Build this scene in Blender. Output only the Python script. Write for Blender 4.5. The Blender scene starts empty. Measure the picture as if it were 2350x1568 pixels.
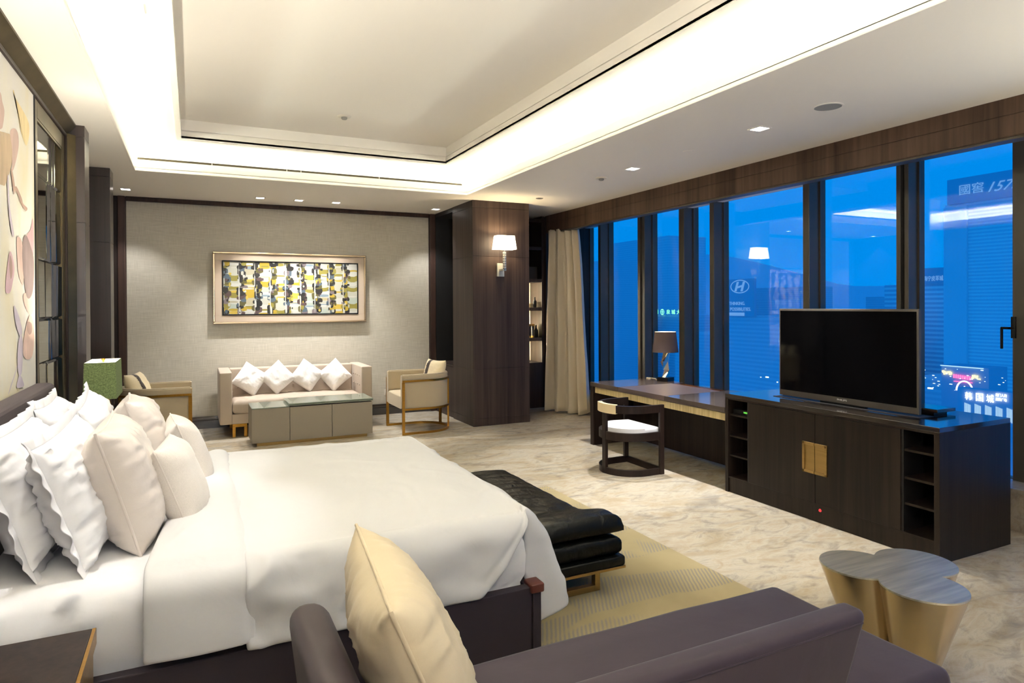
import bpy, bmesh, math, random
from mathutils import Vector, Matrix, noise
random.seed(7)
S = bpy.context.scene
COL = S.collection
PI = math.pi

# ------------------------------------------------------------------ helpers
def L(r, g, b):
    f = lambda c: ((c/255)/12.92 if c/255 <= .04045 else (((c/255)+.055)/1.055)**2.4)
    return (f(r), f(g), f(b), 1)

def new_mat(name):
    m = bpy.data.materials.new(name); m.use_nodes = True
    nt = m.node_tree; p = nt.nodes['Principled BSDF']
    return m, nt, p

def N(nt, t, **kw):
    n = nt.nodes.new(t)
    for k, v in kw.items():
        if k in n.inputs: n.inputs[k].default_value = v
        else: setattr(n, k, v)
    return n

def coords(nt, scale=(1, 1, 1), rot=(0, 0, 0), loc=(0, 0, 0)):
    tc = N(nt, 'ShaderNodeTexCoord'); mp = N(nt, 'ShaderNodeMapping')
    mp.inputs['Scale'].default_value = scale; mp.inputs['Rotation'].default_value = rot; mp.inputs['Location'].default_value = loc
    nt.links.new(tc.outputs['Object'], mp.inputs['Vector'])
    return mp.outputs['Vector']

def ramp(nt, fac, stops):
    r = N(nt, 'ShaderNodeValToRGB')
    e = r.color_ramp.elements
    while len(e) < len(stops): e.new(.5)
    for i, (p, c) in enumerate(stops): e[i].position = p; e[i].color = c
    nt.links.new(fac, r.inputs['Fac'])
    return r.outputs['Color']

def bump(nt, p, height, strength=.3, dist=.01):
    b = N(nt, 'ShaderNodeBump'); b.inputs['Strength'].default_value = strength; b.inputs['Distance'].default_value = dist
    nt.links.new(height, b.inputs['Height']); nt.links.new(b.outputs['Normal'], p.inputs['Normal'])
    return b

def plain(name, col, rough=.5, metal=0, spec=.5, emit=None, estr=0):
    m, nt, p = new_mat(name)
    p.inputs['Base Color'].default_value = col; p.inputs['Roughness'].default_value = rough
    p.inputs['Metallic'].default_value = metal; p.inputs['Specular IOR Level'].default_value = spec
    if emit: p.inputs['Emission Color'].default_value = emit; p.inputs['Emission Strength'].default_value = estr
    # a faint mottling keeps every surface procedural
    n = N(nt, 'ShaderNodeTexNoise', Scale=14.0, Detail=3.0); nt.links.new(coords(nt), n.inputs['Vector'])
    r = N(nt, 'ShaderNodeMapRange'); r.inputs['To Min'].default_value = max(0, rough-.04); r.inputs['To Max'].default_value = min(1, rough+.04)
    nt.links.new(n.outputs['Fac'], r.inputs['Value']); nt.links.new(r.outputs['Result'], p.inputs['Roughness'])
    return m

def wood(name, dark, light, scale=(38, 38, 1.1), rough=.38, b=.06, spec=.5):
    m, nt, p = new_mat(name)
    v = coords(nt, scale)
    n = N(nt, 'ShaderNodeTexNoise', Scale=1.0, Detail=6.0, Roughness=.6, Distortion=.4); nt.links.new(v, n.inputs['Vector'])
    n2 = N(nt, 'ShaderNodeTexNoise', Scale=.22, Detail=2.0); nt.links.new(v, n2.inputs['Vector'])
    mx = N(nt, 'ShaderNodeMath', operation='ADD'); nt.links.new(n.outputs['Fac'], mx.inputs[0]); nt.links.new(n2.outputs['Fac'], mx.inputs[1])
    c = ramp(nt, mx.outputs[0], [(.72/2+.08, dark), (.95/2+.16, light)])
    mh = N(nt, 'ShaderNodeMath', operation='MULTIPLY'); nt.links.new(mx.outputs[0], mh.inputs[0]); mh.inputs[1].default_value = .5
    c = ramp(nt, mh.outputs[0], [(.36, dark), (.66, light)])
    nt.links.new(c, p.inputs['Base Color']); p.inputs['Roughness'].default_value = rough; p.inputs['Specular IOR Level'].default_value = spec
    bump(nt, p, n.outputs['Fac'], b, .004)
    return m

def fabric(name, col, rough=.85, scale=700, strength=.25, sheen=.0, var=.08, big=0, bigscale=6, spec=.3):
    m, nt, p = new_mat(name)
    v = coords(nt)
    n = N(nt, 'ShaderNodeTexNoise', Scale=scale, Detail=2.0); nt.links.new(v, n.inputs['Vector'])
    lo = tuple(c*(1-var) for c in col[:3])+(1,); hi = tuple(min(1, c*(1+var)) for c in col[:3])+(1,)
    nt.links.new(ramp(nt, n.outputs['Fac'], [(.3, lo), (.7, hi)]), p.inputs['Base Color'])
    p.inputs['Roughness'].default_value = rough; p.inputs['Specular IOR Level'].default_value = spec
    if sheen: p.inputs['Sheen Weight'].default_value = sheen
    h = n.outputs['Fac']
    if big:
        n2 = N(nt, 'ShaderNodeTexNoise', Scale=bigscale, Detail=4.0, Distortion=.8); nt.links.new(v, n2.inputs['Vector'])
        b2 = N(nt, 'ShaderNodeBump'); b2.inputs['Strength'].default_value = big; b2.inputs['Distance'].default_value = .03
        nt.links.new(n2.outputs['Fac'], b2.inputs['Height'])
        b = bump(nt, p, h, strength, .001); nt.links.new(b2.outputs['Normal'], b.inputs['Normal'])
    else: bump(nt, p, h, strength, .001)
    return m

def brushed(name, col, rough=.3, scale=(2, 2, 120), amount=.12, metal=1):
    m, nt, p = new_mat(name)
    n = N(nt, 'ShaderNodeTexNoise', Scale=1.0, Detail=4.0); nt.links.new(coords(nt, scale), n.inputs['Vector'])
    lo = tuple(c*(1-amount*2) for c in col[:3])+(1,); hi = tuple(min(1, c*(1+amount)) for c in col[:3])+(1,)
    nt.links.new(ramp(nt, n.outputs['Fac'], [(.3, lo), (.7, hi)]), p.inputs['Base Color'])
    p.inputs['Metallic'].default_value = metal; p.inputs['Roughness'].default_value = rough
    return m

def emission(name, col, strength):
    m = bpy.data.materials.new(name); m.use_nodes = True; nt = m.node_tree
    nt.nodes.remove(nt.nodes['Principled BSDF'])
    e = N(nt, 'ShaderNodeEmission'); e.inputs['Color'].default_value = col; e.inputs['Strength'].default_value = strength
    nt.links.new(e.outputs[0], nt.nodes['Material Output'].inputs['Surface'])
    return m

# ---- geometry: every adder appends to a bmesh, mat index mi
def bx(bm, x0, x1, y0, y1, z0, z1, b=0, seg=2, mi=0):
    t = bmesh.new()
    bmesh.ops.create_cube(t, size=1)
    for v in t.verts:
        v.co = Vector((x0+(v.co.x+.5)*(x1-x0), y0+(v.co.y+.5)*(y1-y0), z0+(v.co.z+.5)*(z1-z0)))
    if b: bmesh.ops.bevel(t, geom=t.edges[:], offset=b, segments=seg, affect='EDGES', profile=.5)
    merge(bm, t, mi)

def merge(bm, t, mi=0, M=None):
    mp = {}
    for v in t.verts: mp[v] = bm.verts.new(M @ v.co if M else v.co)
    for f in t.faces:
        try: nf = bm.faces.new([mp[v] for v in f.verts]); nf.material_index = mi if mi else f.material_index
        except ValueError: pass
    t.free()

def cyl(bm, c, r0, r1, h, n=32, mi=0, M=None):
    t = bmesh.new()
    bmesh.ops.create_cone(t, cap_ends=True, segments=n, radius1=r0, radius2=r1, depth=h)
    for v in t.verts: v.co += Vector((0, 0, h/2))
    if M is None: M = Matrix.Translation(c)
    merge(bm, t, mi, M)

def lathe(bm, c, prof, n=32, mi=0, sx=1, sy=1):
    rings = []
    for r, z in prof:
        rings.append([bm.verts.new((c[0]+sx*r*math.cos(2*PI*i/n), c[1]+sy*r*math.sin(2*PI*i/n), c[2]+z)) for i in range(n)])
    for a, b in zip(rings, rings[1:]):
        for i in range(n):
            f = bm.faces.new((a[i], a[(i+1) % n], b[(i+1) % n], b[i])); f.material_index = mi
    return rings

def tube(bm, pts, r, n=8, closed=False, mi=0):
    pts = [Vector(p) for p in pts]; rings = []
    m = len(pts); up = Vector((0, 0, 1))
    for i, p in enumerate(pts):
        a = pts[(i-1) % m] if (closed or i > 0) else p; b = pts[(i+1) % m] if (closed or i < m-1) else p
        d = (b-a).normalized()
        s = d.cross(up)
        if s.length < .05: s = d.cross(Vector((0, 1, 0)))
        s.normalize(); u = s.cross(d)
        rings.append([bm.verts.new(p+r*(math.cos(2*PI*k/n)*s+math.sin(2*PI*k/n)*u)) for k in range(n)])
    k = m if closed else m-1
    for i in range(k):
        A = rings[i]; B = rings[(i+1) % m]
        for j in range(n):
            f = bm.faces.new((A[j], A[(j+1) % n], B[(j+1) % n], B[j])); f.material_index = mi
    if not closed:
        bm.faces.new(rings[0][::-1]); bm.faces.new(rings[-1])

def prism(bm, poly, z0, z1, mi=0, b=0, seg=2):
    t = bmesh.new()
    lo = [t.verts.new((x, y, z0)) for x, y in poly]; hi = [t.verts.new((x, y, z1)) for x, y in poly]
    n = len(poly)
    t.faces.new(lo[::-1]); top = t.faces.new(hi)
    for i in range(n): t.faces.new((lo[i], lo[(i+1) % n], hi[(i+1) % n], hi[i]))
    if b:
        es = [e for e in t.edges if abs(e.verts[0].co.z-z1) < 1e-6 and abs(e.verts[1].co.z-z1) < 1e-6]
        bmesh.ops.bevel(t, geom=es, offset=b, segments=seg, affect='EDGES', profile=.5)
    merge(bm, t, mi)

def quad(bm, pts, mi=0):
    f = bm.faces.new([bm.verts.new(p) for p in pts]); f.material_index = mi; return f

def origin(o):
    v = Vector((0, 0, 0))
    while o: v += o.location; o = o.parent
    return v

def obj(name, bm, mats, parent=None, world=True, angle=20, loc=None, smooth=True):
    if parent is not None and world:
        d = -origin(parent)
        for v in bm.verts: v.co += d
    if loc is not None:
        for v in bm.verts: v.co -= Vector(loc)
    bmesh.ops.recalc_face_normals(bm, faces=bm.faces[:])
    me = bpy.data.meshes.new(name); bm.to_mesh(me); bm.free()
    if not isinstance(mats, (list, tuple)): mats = [mats]
    for m in mats: me.materials.append(m)
    if smooth:
        me.polygons.foreach_set('use_smooth', [True]*len(me.polygons)); me.set_sharp_from_angle(angle=math.radians(angle))
    o = bpy.data.objects.new(name, me); COL.objects.link(o)
    if parent is not None: o.parent = parent
    if loc is not None: o.location = loc
    return o

def B(): return bmesh.new()

def tag(o, label, cat, group=None):
    o['label'] = label; o['category'] = cat
    if group: o['group'] = group
    return o

def thing(name, label, cat, loc=(0, 0, 0), rotz=0, group=None):
    o = bpy.data.objects.new(name, None); COL.objects.link(o); o.location = loc; o.rotation_euler = (0, 0, rotz)
    o.empty_display_size = .1
    return tag(o, label, cat, group)

def struct(name, bm, m, parent=None, **kw):
    o = obj(name, bm, m, parent, **kw)
    if parent is None: o['kind'] = 'structure'
    return o

def struct_empty(name, loc=(0, 0, 0)):
    o = bpy.data.objects.new(name, None); COL.objects.link(o); o.location = loc; o['kind'] = 'structure'; o.empty_display_size = .1
    return o

def dup(root, label, loc=None, rot=None, group=None):
    r = root.copy(); COL.objects.link(r); r['label'] = label
    if loc is not None: r.location = loc
    if rot is not None: r.rotation_euler = rot
    if group: r['group'] = group
    for ch in list(root.children):
        c = ch.copy(); COL.objects.link(c); c.parent = r
        for g in list(ch.children):
            d = g.copy(); COL.objects.link(d); d.parent = c
    return r

def text_mesh(body, mat, M, w, h, depth=0, name='lettering', parent=None, slant=0):
    """lettering as a mesh: reads along M's x axis, w wide and h tall, lower-left corner at M's origin"""
    cu = bpy.data.curves.new(name, 'FONT'); cu.body = body; cu.extrude = depth; cu.resolution_u = 3
    t = bpy.data.objects.new(name, cu); COL.objects.link(t)
    dg = bpy.context.evaluated_depsgraph_get(); me = bpy.data.meshes.new_from_object(t.evaluated_get(dg))
    bpy.data.objects.remove(t); bpy.data.curves.remove(cu)
    xs = [v.co.x for v in me.vertices]; ys = [v.co.y for v in me.vertices]
    if not xs: return None
    x0, x1, y0, y1 = min(xs), max(xs), min(ys), max(ys)
    for v in me.vertices:
        v.co = M @ Vector(((v.co.x-x0)/(x1-x0)*w+slant*(v.co.y-y0)/(y1-y0)*h, (v.co.y-y0)/(y1-y0)*h, v.co.z))
    me.materials.clear(); me.materials.append(mat)
    o = bpy.data.objects.new(name, me); COL.objects.link(o)
    if parent is not None:
        d = -origin(parent)
        for v in me.vertices: v.co += d
        o.parent = parent
    return o

def facing_minus_x(X, Y, Z):        # frame for lettering on a wall seen from inside the room: reads along -Y
    return Matrix(((0, 0, -1, X), (-1, 0, 0, Y), (0, 1, 0, Z), (0, 0, 0, 1)))

# ------------------------------------------------------------------ materials
M = {}
M['white_paint'] = plain('white_paint', L(236, 230, 220), .8, spec=.2)
M['wenge'] = wood('wenge', L(30, 22, 20), L(56, 44, 38), rough=.45, spec=.25)
M['wenge_h'] = wood('wenge_along', L(24, 19, 17), L(44, 36, 32), scale=(38, 1.1, 38), rough=.09, b=.008, spec=.9)
M['wenge_h'].node_tree.nodes['Principled BSDF'].inputs['Coat Weight'].default_value = .6; M['wenge_h'].node_tree.nodes['Principled BSDF'].inputs['Coat Roughness'].default_value = .06
M['cabinet_wood'] = wood('cabinet_wood', L(24, 19, 16), L(46, 37, 30), rough=.4, spec=.22)
M['walnut'] = wood('walnut', L(62, 48, 39), L(108, 86, 70), scale=(30, 17, .7), rough=.5, spec=.15)
M['column_wood'] = wood('column_wood', L(48, 38, 35), L(78, 64, 58), scale=(34, 34, .8), rough=.45, spec=.3)
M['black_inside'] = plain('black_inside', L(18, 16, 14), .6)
M['bronze'] = brushed('bronze', L(104, 92, 68), .42, (3, 3, 3), .2)
M['gold'] = brushed('brass', L(186, 140, 62), .3, (60, 60, 60), .06)
M['gold_satin'] = brushed('satin_brass', L(176, 146, 92), .42, (3, 3, 140), .06)
M['alu'] = plain('bronze_aluminium', L(84, 78, 68), .42, .35)
M['steel'] = brushed('polished_steel', L(190, 186, 178), .12, (20, 20, 20), .05)
M['linen'] = fabric('white_linen', L(222, 221, 223), .9, 900, .1, .05, .02, .25, 5)
M['linen_smooth'] = fabric('white_duvet_cotton', L(200, 199, 200), .85, 1200, .08, .05, .02, .16, 4)
M['satin'] = fabric('champagne_satin', L(208, 198, 190), .42, 900, .05, .2, .03, .12, 9, .5)
M['satin_gold'] = fabric('gold_satin_cloth', L(204, 188, 158), .45, 900, .05, .05, .03, .12, 7, .4)
M['boucle'] = fabric('pale_plush', L(212, 204, 196), .95, 260, .6, .3, .06)
M['plush'] = fabric('white_plush', L(232, 228, 224), .95, 220, .6, .3, .04)
M['taupe'] = fabric('taupe_upholstery', L(182, 166, 138), .7, 600, .15, .1, .04)
M['taupe_dark'] = fabric('taupe_box', L(142, 132, 116), .6, 500, .12, 0, .05)
M['sofa'] = fabric('sofa_leather', L(182, 166, 148), .6, 500, .12, .05, .03)
M['plum'] = fabric('plum_satin', L(56, 45, 54), .5, 1200, .08, .12, .05, .05, 6, .2)
M['mauve'] = fabric('mauve_leather', L(70, 60, 63), .5, 400, .1, .02, .04)
M['rail'] = fabric('dark_plum_rail', L(50, 42, 48), .6, 500, .1, .0, .05)
M['leather'] = fabric('black_leather', L(13, 13, 9), .34, 300, .1, 0, .15, .3, 13, .22)
M['brown_leather'] = fabric('brown_leather', L(92, 50, 42), .45, 300, .1)
M['chair_wood'] = wood('chair_wood', L(30, 22, 20), L(46, 35, 31), rough=.4, spec=.25)
M['cream'] = plain('cream_leather', L(226, 206, 166), .5)
M['white_seat'] = fabric('white_seat', L(226, 226, 230), .8, 600, .1)
M['black'] = plain('black_plastic', L(14, 14, 15), .4, 0, .3)
M['tv_screen'] = plain('tv_screen', L(8, 8, 9), .06, 0, .5)
M['tv_bezel'] = plain('tv_bezel', L(84, 78, 72), .4, .3)
M['ivory'] = plain('ivory_plastic', L(214, 206, 190), .4)
M['grey_grille'] = plain('grey_grille', L(150, 148, 140), .7)
M['dark_hole'] = plain('dark_hole', L(70, 60, 34), .7)
M['curtain'] = fabric('silk_curtain', L(222, 208, 182), .5, 900, .08, .25, .04, .08, 8, .4)
M['stone_top'] = plain('stone_top', L(80, 70, 64), .12, 0, .5)

def marble(name, base, mid, vein, scale=1.0, rough=.14):
    m, nt, p = new_mat(name)
    v = coords(nt, (scale*.75, scale*1.5, scale))
    n1 = N(nt, 'ShaderNodeTexNoise', Scale=1.1, Detail=8.0, Roughness=.62, Distortion=1.6); nt.links.new(v, n1.inputs['Vector'])
    n2 = N(nt, 'ShaderNodeTexNoise', Scale=5.0, Detail=9.0, Roughness=.7, Distortion=1.2); nt.links.new(v, n2.inputs['Vector'])
    c1 = ramp(nt, n1.outputs['Fac'], [(.32, mid), (.5, base), (.68, mid)])
    c2 = ramp(nt, n2.outputs['Fac'], [(.36, (.62, .62, .64, 1)), (.5, (1, 1, 1, 1)), (.66, (.84, .76, .66, 1))])
    mx = N(nt, 'ShaderNodeMix', data_type='RGBA', blend_type='MULTIPLY'); mx.inputs[0].default_value = .75
    nt.links.new(c1, mx.inputs[6]); nt.links.new(c2, mx.inputs[7])
    n3 = N(nt, 'ShaderNodeTexNoise', Scale=1.7, Detail=7.0, Roughness=.6, Distortion=2.2); nt.links.new(v, n3.inputs['Vector'])
    f3 = ramp(nt, n3.outputs['Fac'], [(.55, (0, 0, 0, 1)), (.78, (1, 1, 1, 1))])
    m2 = N(nt, 'ShaderNodeMix', data_type='RGBA'); nt.links.new(f3, m2.inputs[0]); nt.links.new(mx.outputs[2], m2.inputs[6]); m2.inputs[7].default_value = vein
    nt.links.new(m2.outputs[2], p.inputs['Base Color'])
    p.inputs['Roughness'].default_value = rough; p.inputs['Specular IOR Level'].default_value = .45
    return m
M['marble'] = marble('beige_marble', L(200, 190, 172), L(180, 164, 138), L(128, 124, 120), 1.0, .2)
M['sill_marble'] = marble('grey_beige_marble', L(176, 164, 146), L(150, 138, 120), L(110, 104, 98), 1.6, .25)

def wallpaper():
    m, nt, p = new_mat('woven_wallpaper')
    a = N(nt, 'ShaderNodeTexNoise', Scale=1.0, Detail=3.0); nt.links.new(coords(nt, (220, 220, 6)), a.inputs['Vector'])
    b = N(nt, 'ShaderNodeTexNoise', Scale=1.0, Detail=3.0); nt.links.new(coords(nt, (8, 8, 260)), b.inputs['Vector'])
    s = N(nt, 'ShaderNodeMath', operation='ADD'); nt.links.new(a.outputs['Fac'], s.inputs[0]); nt.links.new(b.outputs['Fac'], s.inputs[1])
    h = N(nt, 'ShaderNodeMath', operation='MULTIPLY'); nt.links.new(s.outputs[0], h.inputs[0]); h.inputs[1].default_value = .5
    nt.links.new(ramp(nt, h.outputs[0], [(.36, L(184, 177, 160)), (.64, L(210, 203, 188))]), p.inputs['Base Color'])
    p.inputs['Roughness'].default_value = .8; p.inputs['Specular IOR Level'].default_value = .25
    bump(nt, p, h.outputs[0], .2, .002)
    return m
M['wallpaper'] = wallpaper()

def rug_mat():
    m, nt, p = new_mat('patterned_rug')
    v = coords(nt)
    big = N(nt, 'ShaderNodeTexNoise', Scale=1.3, Detail=3.0, Distortion=1.0); nt.links.new(v, big.inputs['Vector'])
    base = ramp(nt, big.outputs['Fac'], [(.3, L(152, 138, 104)), (.7, L(170, 155, 120))])
    w = N(nt, 'ShaderNodeTexWave', Scale=14.0, Distortion=1.2, Detail=2.0); w.bands_direction = 'X'
    nt.links.new(coords(nt, (1, 1, 1), (0, 0, .5)), w.inputs['Vector'])
    ws = ramp(nt, w.outputs['Fac'], [(.45, (0, 0, 0, 1)), (.6, (1, 1, 1, 1))])
    mk = N(nt, 'ShaderNodeTexNoise', Scale=1.6, Detail=2.0, Distortion=.6); nt.links.new(coords(nt, (1, 2.4, 1), (0, 0, .35), (3.3, 1.2, 0)), mk.inputs['Vector'])
    ms = ramp(nt, mk.outputs['Fac'], [(.5, (0, 0, 0, 1)), (.56, (1, 1, 1, 1))])
    mu = N(nt, 'ShaderNodeMath', operation='MULTIPLY'); nt.links.new(ws, mu.inputs[0]); nt.links.new(ms, mu.inputs[1])
    m2 = N(nt, 'ShaderNodeMath', operation='MULTIPLY'); nt.links.new(mu.outputs[0], m2.inputs[0]); m2.inputs[1].default_value = .55
    mx = N(nt, 'ShaderNodeMix', data_type='RGBA'); nt.links.new(m2.outputs[0], mx.inputs[0]); nt.links.new(base, mx.inputs[6]); mx.inputs[7].default_value = L(120, 120, 124)
    nt.links.new(mx.outputs[2], p.inputs['Base Color']); p.inputs['Roughness'].default_value = .95; p.inputs['Specular IOR Level'].default_value = .1
    f = N(nt, 'ShaderNodeTexNoise', Scale=400.0); nt.links.new(v, f.inputs['Vector']); bump(nt, p, f.outputs['Fac'], .4, .003)
    return m
M['rug'] = rug_mat()

def drawer_mat():
    m, nt, p = new_mat('ribbed_straw')
    n = N(nt, 'ShaderNodeTexNoise', Scale=1.0, Detail=3.0); nt.links.new(coords(nt, (60, 60, 2)), n.inputs['Vector'])
    nt.links.new(ramp(nt, n.outputs['Fac'], [(.3, L(170, 148, 98)), (.7, L(212, 192, 140))]), p.inputs['Base Color'])
    p.inputs['Roughness'].default_value = .45; bump(nt, p, n.outputs['Fac'], .2, .003)
    return m
M['straw'] = drawer_mat()

def glass_pane():
    m = bpy.data.materials.new('window_glass'); m.use_nodes = True; nt = m.node_tree
    nt.nodes.remove(nt.nodes['Principled BSDF'])
    t = N(nt, 'ShaderNodeBsdfTransparent'); t.inputs['Color'].default_value = (.94, .97, 1, 1)
    g = N(nt, 'ShaderNodeBsdfGlossy'); g.inputs['Roughness'].default_value = .0; g.inputs['Color'].default_value = (1, 1, 1, 1)
    lw = N(nt, 'ShaderNodeLayerWeight'); lw.inputs['Blend'].default_value = .5
    pw = N(nt, 'ShaderNodeMath', operation='POWER'); nt.links.new(lw.outputs['Facing'], pw.inputs[0]); pw.inputs[1].default_value = 4
    f = N(nt, 'ShaderNodeMath', operation='MULTIPLY_ADD'); nt.links.new(pw.outputs[0], f.inputs[0]); f.inputs[1].default_value = .6; f.inputs[2].default_value = .045
    mx = N(nt, 'ShaderNodeMixShader'); nt.links.new(f.outputs[0], mx.inputs[0]); nt.links.new(t.outputs[0], mx.inputs[1]); nt.links.new(g.outputs[0], mx.inputs[2])
    nt.links.new(mx.outputs[0], nt.nodes['Material Output'].inputs['Surface'])
    return m
M['glass'] = glass_pane()

def clear(name, col, rough=0.02, ior=1.5):
    m, nt, p = new_mat(name)
    p.inputs['Base Color'].default_value = col; p.inputs['Transmission Weight'].default_value = 1; p.inputs['Roughness'].default_value = rough; p.inputs['IOR'].default_value = ior
    return m
M['crystal'] = plain('crystal', L(196, 194, 182), .08, .25, .8)
M['amber_crystal'] = brushed('amber_facets', L(206, 178, 130), .08, (9, 9, 9), .3)
M['table_glass'] = plain('back_painted_glass', L(124, 132, 118), .04, 0, .6)

M['mirror'] = plain('antique_mirror', L(128, 128, 116), .03, 1)
M['shade_grey'] = fabric('mauve_shade', L(104, 88, 86), .8, 500, .2)
M['shade_green'] = fabric('green_shade', L(112, 128, 82), .8, 120, .8, 0, .35)
M['shade_in'] = plain('shade_lining', L(236, 226, 208), .7)

# ------------------------------------------------------------------ camera
cam = bpy.data.cameras.new('camera'); camo = bpy.data.objects.new('camera', cam); COL.objects.link(camo)
F, YAW, PITCH, ROLL, CY, CH = 1499.73, .454295, -.0053767, -.0049978, 707.872, 1.7
def cam_axes():
    r = Vector((math.cos(YAW), -math.sin(YAW), 0)); f = Vector((math.sin(YAW), math.cos(YAW), 0)); u = Vector((0, 0, 1))
    f2 = f*math.cos(PITCH)+u*math.sin(PITCH); u2 = u*math.cos(PITCH)-f*math.sin(PITCH)
    r3 = r*math.cos(ROLL)+u2*math.sin(ROLL); u3 = u2*math.cos(ROLL)-r*math.sin(ROLL)
    return r3, u3, f2
r3, u3, f3 = cam_axes()
camo.matrix_world = Matrix(((r3.x, u3.x, -f3.x, 0), (r3.y, u3.y, -f3.y, 0), (r3.z, u3.z, -f3.z, CH), (0, 0, 0, 1)))
cam.sensor_width = 36; cam.lens = F/2350*36; cam.shift_y = -(784-CY)/2350; cam.clip_start = .05; cam.clip_end = 4000
S.camera = camo

# ------------------------------------------------------------------ room shell
ZC, Z2, Z3 = 3.165, 3.45, 3.645
YB, YF, XL, XG = 10.05, -2.2, -.97, 6.35
b = B(); bx(b, XL-.1, 5.6, YF-.1, YB+.1, -.1, 0); struct('floor', b, M['marble'])
b = B()
OX0, OX1, OY0, OY1 = -.55, 3.29, -.7, 8.07        # opening of the lower ceiling
IX0, IX1, IY0, IY1 = -.095, 2.812, -.23, 7.6      # inner tray
T = .16                                           # light trough behind the lip
# lower ceiling slab around the opening
for x0, x1, y0, y1 in ((XL-.1, OX0, YF-.1, YB+.1), (OX1, 5.3, YF-.1, YB+.1), (OX0, OX1, YF-.1, OY0), (OX0, OX1, OY1, YB+.1)):
    bx(b, x0, x1, y0, y1, ZC, ZC+.035)
# upright lip with a small bead
for x0, x1, y0, y1 in ((OX0-.022, OX0, OY0-.022, OY1+.022), (OX1, OX1+.022, OY0-.022, OY1+.022), (OX0, OX1, OY0-.022, OY0), (OX0, OX1, OY1, OY1+.022)):
    bx(b, x0, x1, y0, y1, ZC+.03, ZC+.118)
for x0, x1, y0, y1 in ((OX0-.012, OX0+.006, OY0, OY1), (OX1-.006, OX1+.012, OY0, OY1), (OX0, OX1, OY1-.006, OY1+.012)):
    bx(b, x0, x1, y0, y1, ZC-.004, ZC+.012, .003)
# trough back wall and the middle ceiling with its hole
for x0, x1, y0, y1 in ((OX0-T-.02, OX0-T, OY0-T, OY1+T), (OX1+T, OX1+T+.02, OY0-T, OY1+T), (OX0-T, OX1+T, OY0-T-.02, OY0-T), (OX0-T, OX1+T, OY1+T, OY1+T+.02)):
    bx(b, x0, x1, y0, y1, ZC+.02, Z2+.01)
for x0, x1, y0, y1 in ((OX0-T, IX0, OY0-T, OY1+T), (IX1, OX1+T, OY0-T, OY1+T), (IX0, IX1, OY0-T, IY0), (IX0, IX1, IY1, OY1+T)):
    bx(b, x0, x1, y0, y1, Z2, Z2+.02)
# stepped moulding of the tray
for k, (o, z0, z1) in enumerate(((0, Z2-.012, Z2+.07), (.02, Z2+.07, Z2+.085), (.008, Z2+.085, Z3))):
    X0, X1, Y0, Y1 = IX0-o, IX1+o, IY0-o, IY1+o
    for x0, x1, y0, y1 in ((X0-.05, X0, Y0-.05, Y1+.05), (X1, X1+.05, Y0-.05, Y1+.05), (X0, X1, Y0-.05, Y0), (X0, X1, Y1, Y1+.05)):
        bx(b, x0, x1, y0, y1, z0, z1)
bx(b, IX0-.1, IX1+.1, IY0-.1, IY1+.1, Z3, Z3+.05)
# window pocket soffit
bx(b, 5.3, 6.6, YF-.1, YB+.1, 3.15, 3.25)
struct('ceiling', b, M['white_paint'])
# back wall
b = B(); bx(b, -.80, 3.43, YB, YB+.1, 0, ZC); struct('wall_back', b, M['wallpaper'])
b = B()
bx(b, -.885, -.795, YB-.06, YB+.1, 0, ZC, .012); bx(b, 3.425, 3.52, YB-.06, YB+.1, 0, ZC, .012)
bx(b, -.795, 3.425, YB-.05, YB+.1, 3.105, ZC, .012)
bx(b, -.80, -.787, YB-.03, YB+.02, .1, 3.11); bx(b, 3.417, 3.43, YB-.03, YB+.02, .1, 3.11)
struct('trim_2', b, wood('trim_wood', L(48, 34, 29), L(78, 57, 48), scale=(30, 30, .9), rough=.45, spec=.3))
b = B(); bx(b, -.795, 3.425, YB-.03, YB+.02, 0, .115, .004); bx(b, -.795, 3.425, YB-.045, YB+.02, .115, .168, .012)
struct('baseboard_back', b, M['wenge_h'])
# bed wall
b = B(); bx(b, XL-.1, XL, YF-.1, YB+.1, 0, ZC); bx(b, XL, -.885, YB-.02, YB+.1, 0, ZC); struct('wall_left', b, M['wenge'])
b = B()
def pilaster(b, y0, y1):
    for z0, z1 in ((0, .1), (.104, .79), (.794, 2.38), (2.384, 3.07), (3.074, ZC)):
        bx(b, XL, -.778, y0, y1, z0, z1, .0015, 1)
    bx(b, XL, -.784, y0+.006, y1-.006, 0, ZC)
M['pilaster_wood'] = wood('lacquered_pilaster', L(44, 35, 32), L(72, 58, 53), scale=(34, 34, .8), rough=.28, b=.02, spec=.9)
pilaster(b, 6.27, 6.52); struct('trim_3', b, M['pilaster_wood'])
b = B(); pilaster(b, 8.07, 8.37); struct('trim_4', b, M['pilaster_wood'])
# wall behind the camera
b = B(); bx(b, XL-.1, 6.6, YF-.1, YF, 0, 3.25); struct('wall_front', b, plain('pale_grey_wall', L(196, 196, 208), .7))

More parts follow.
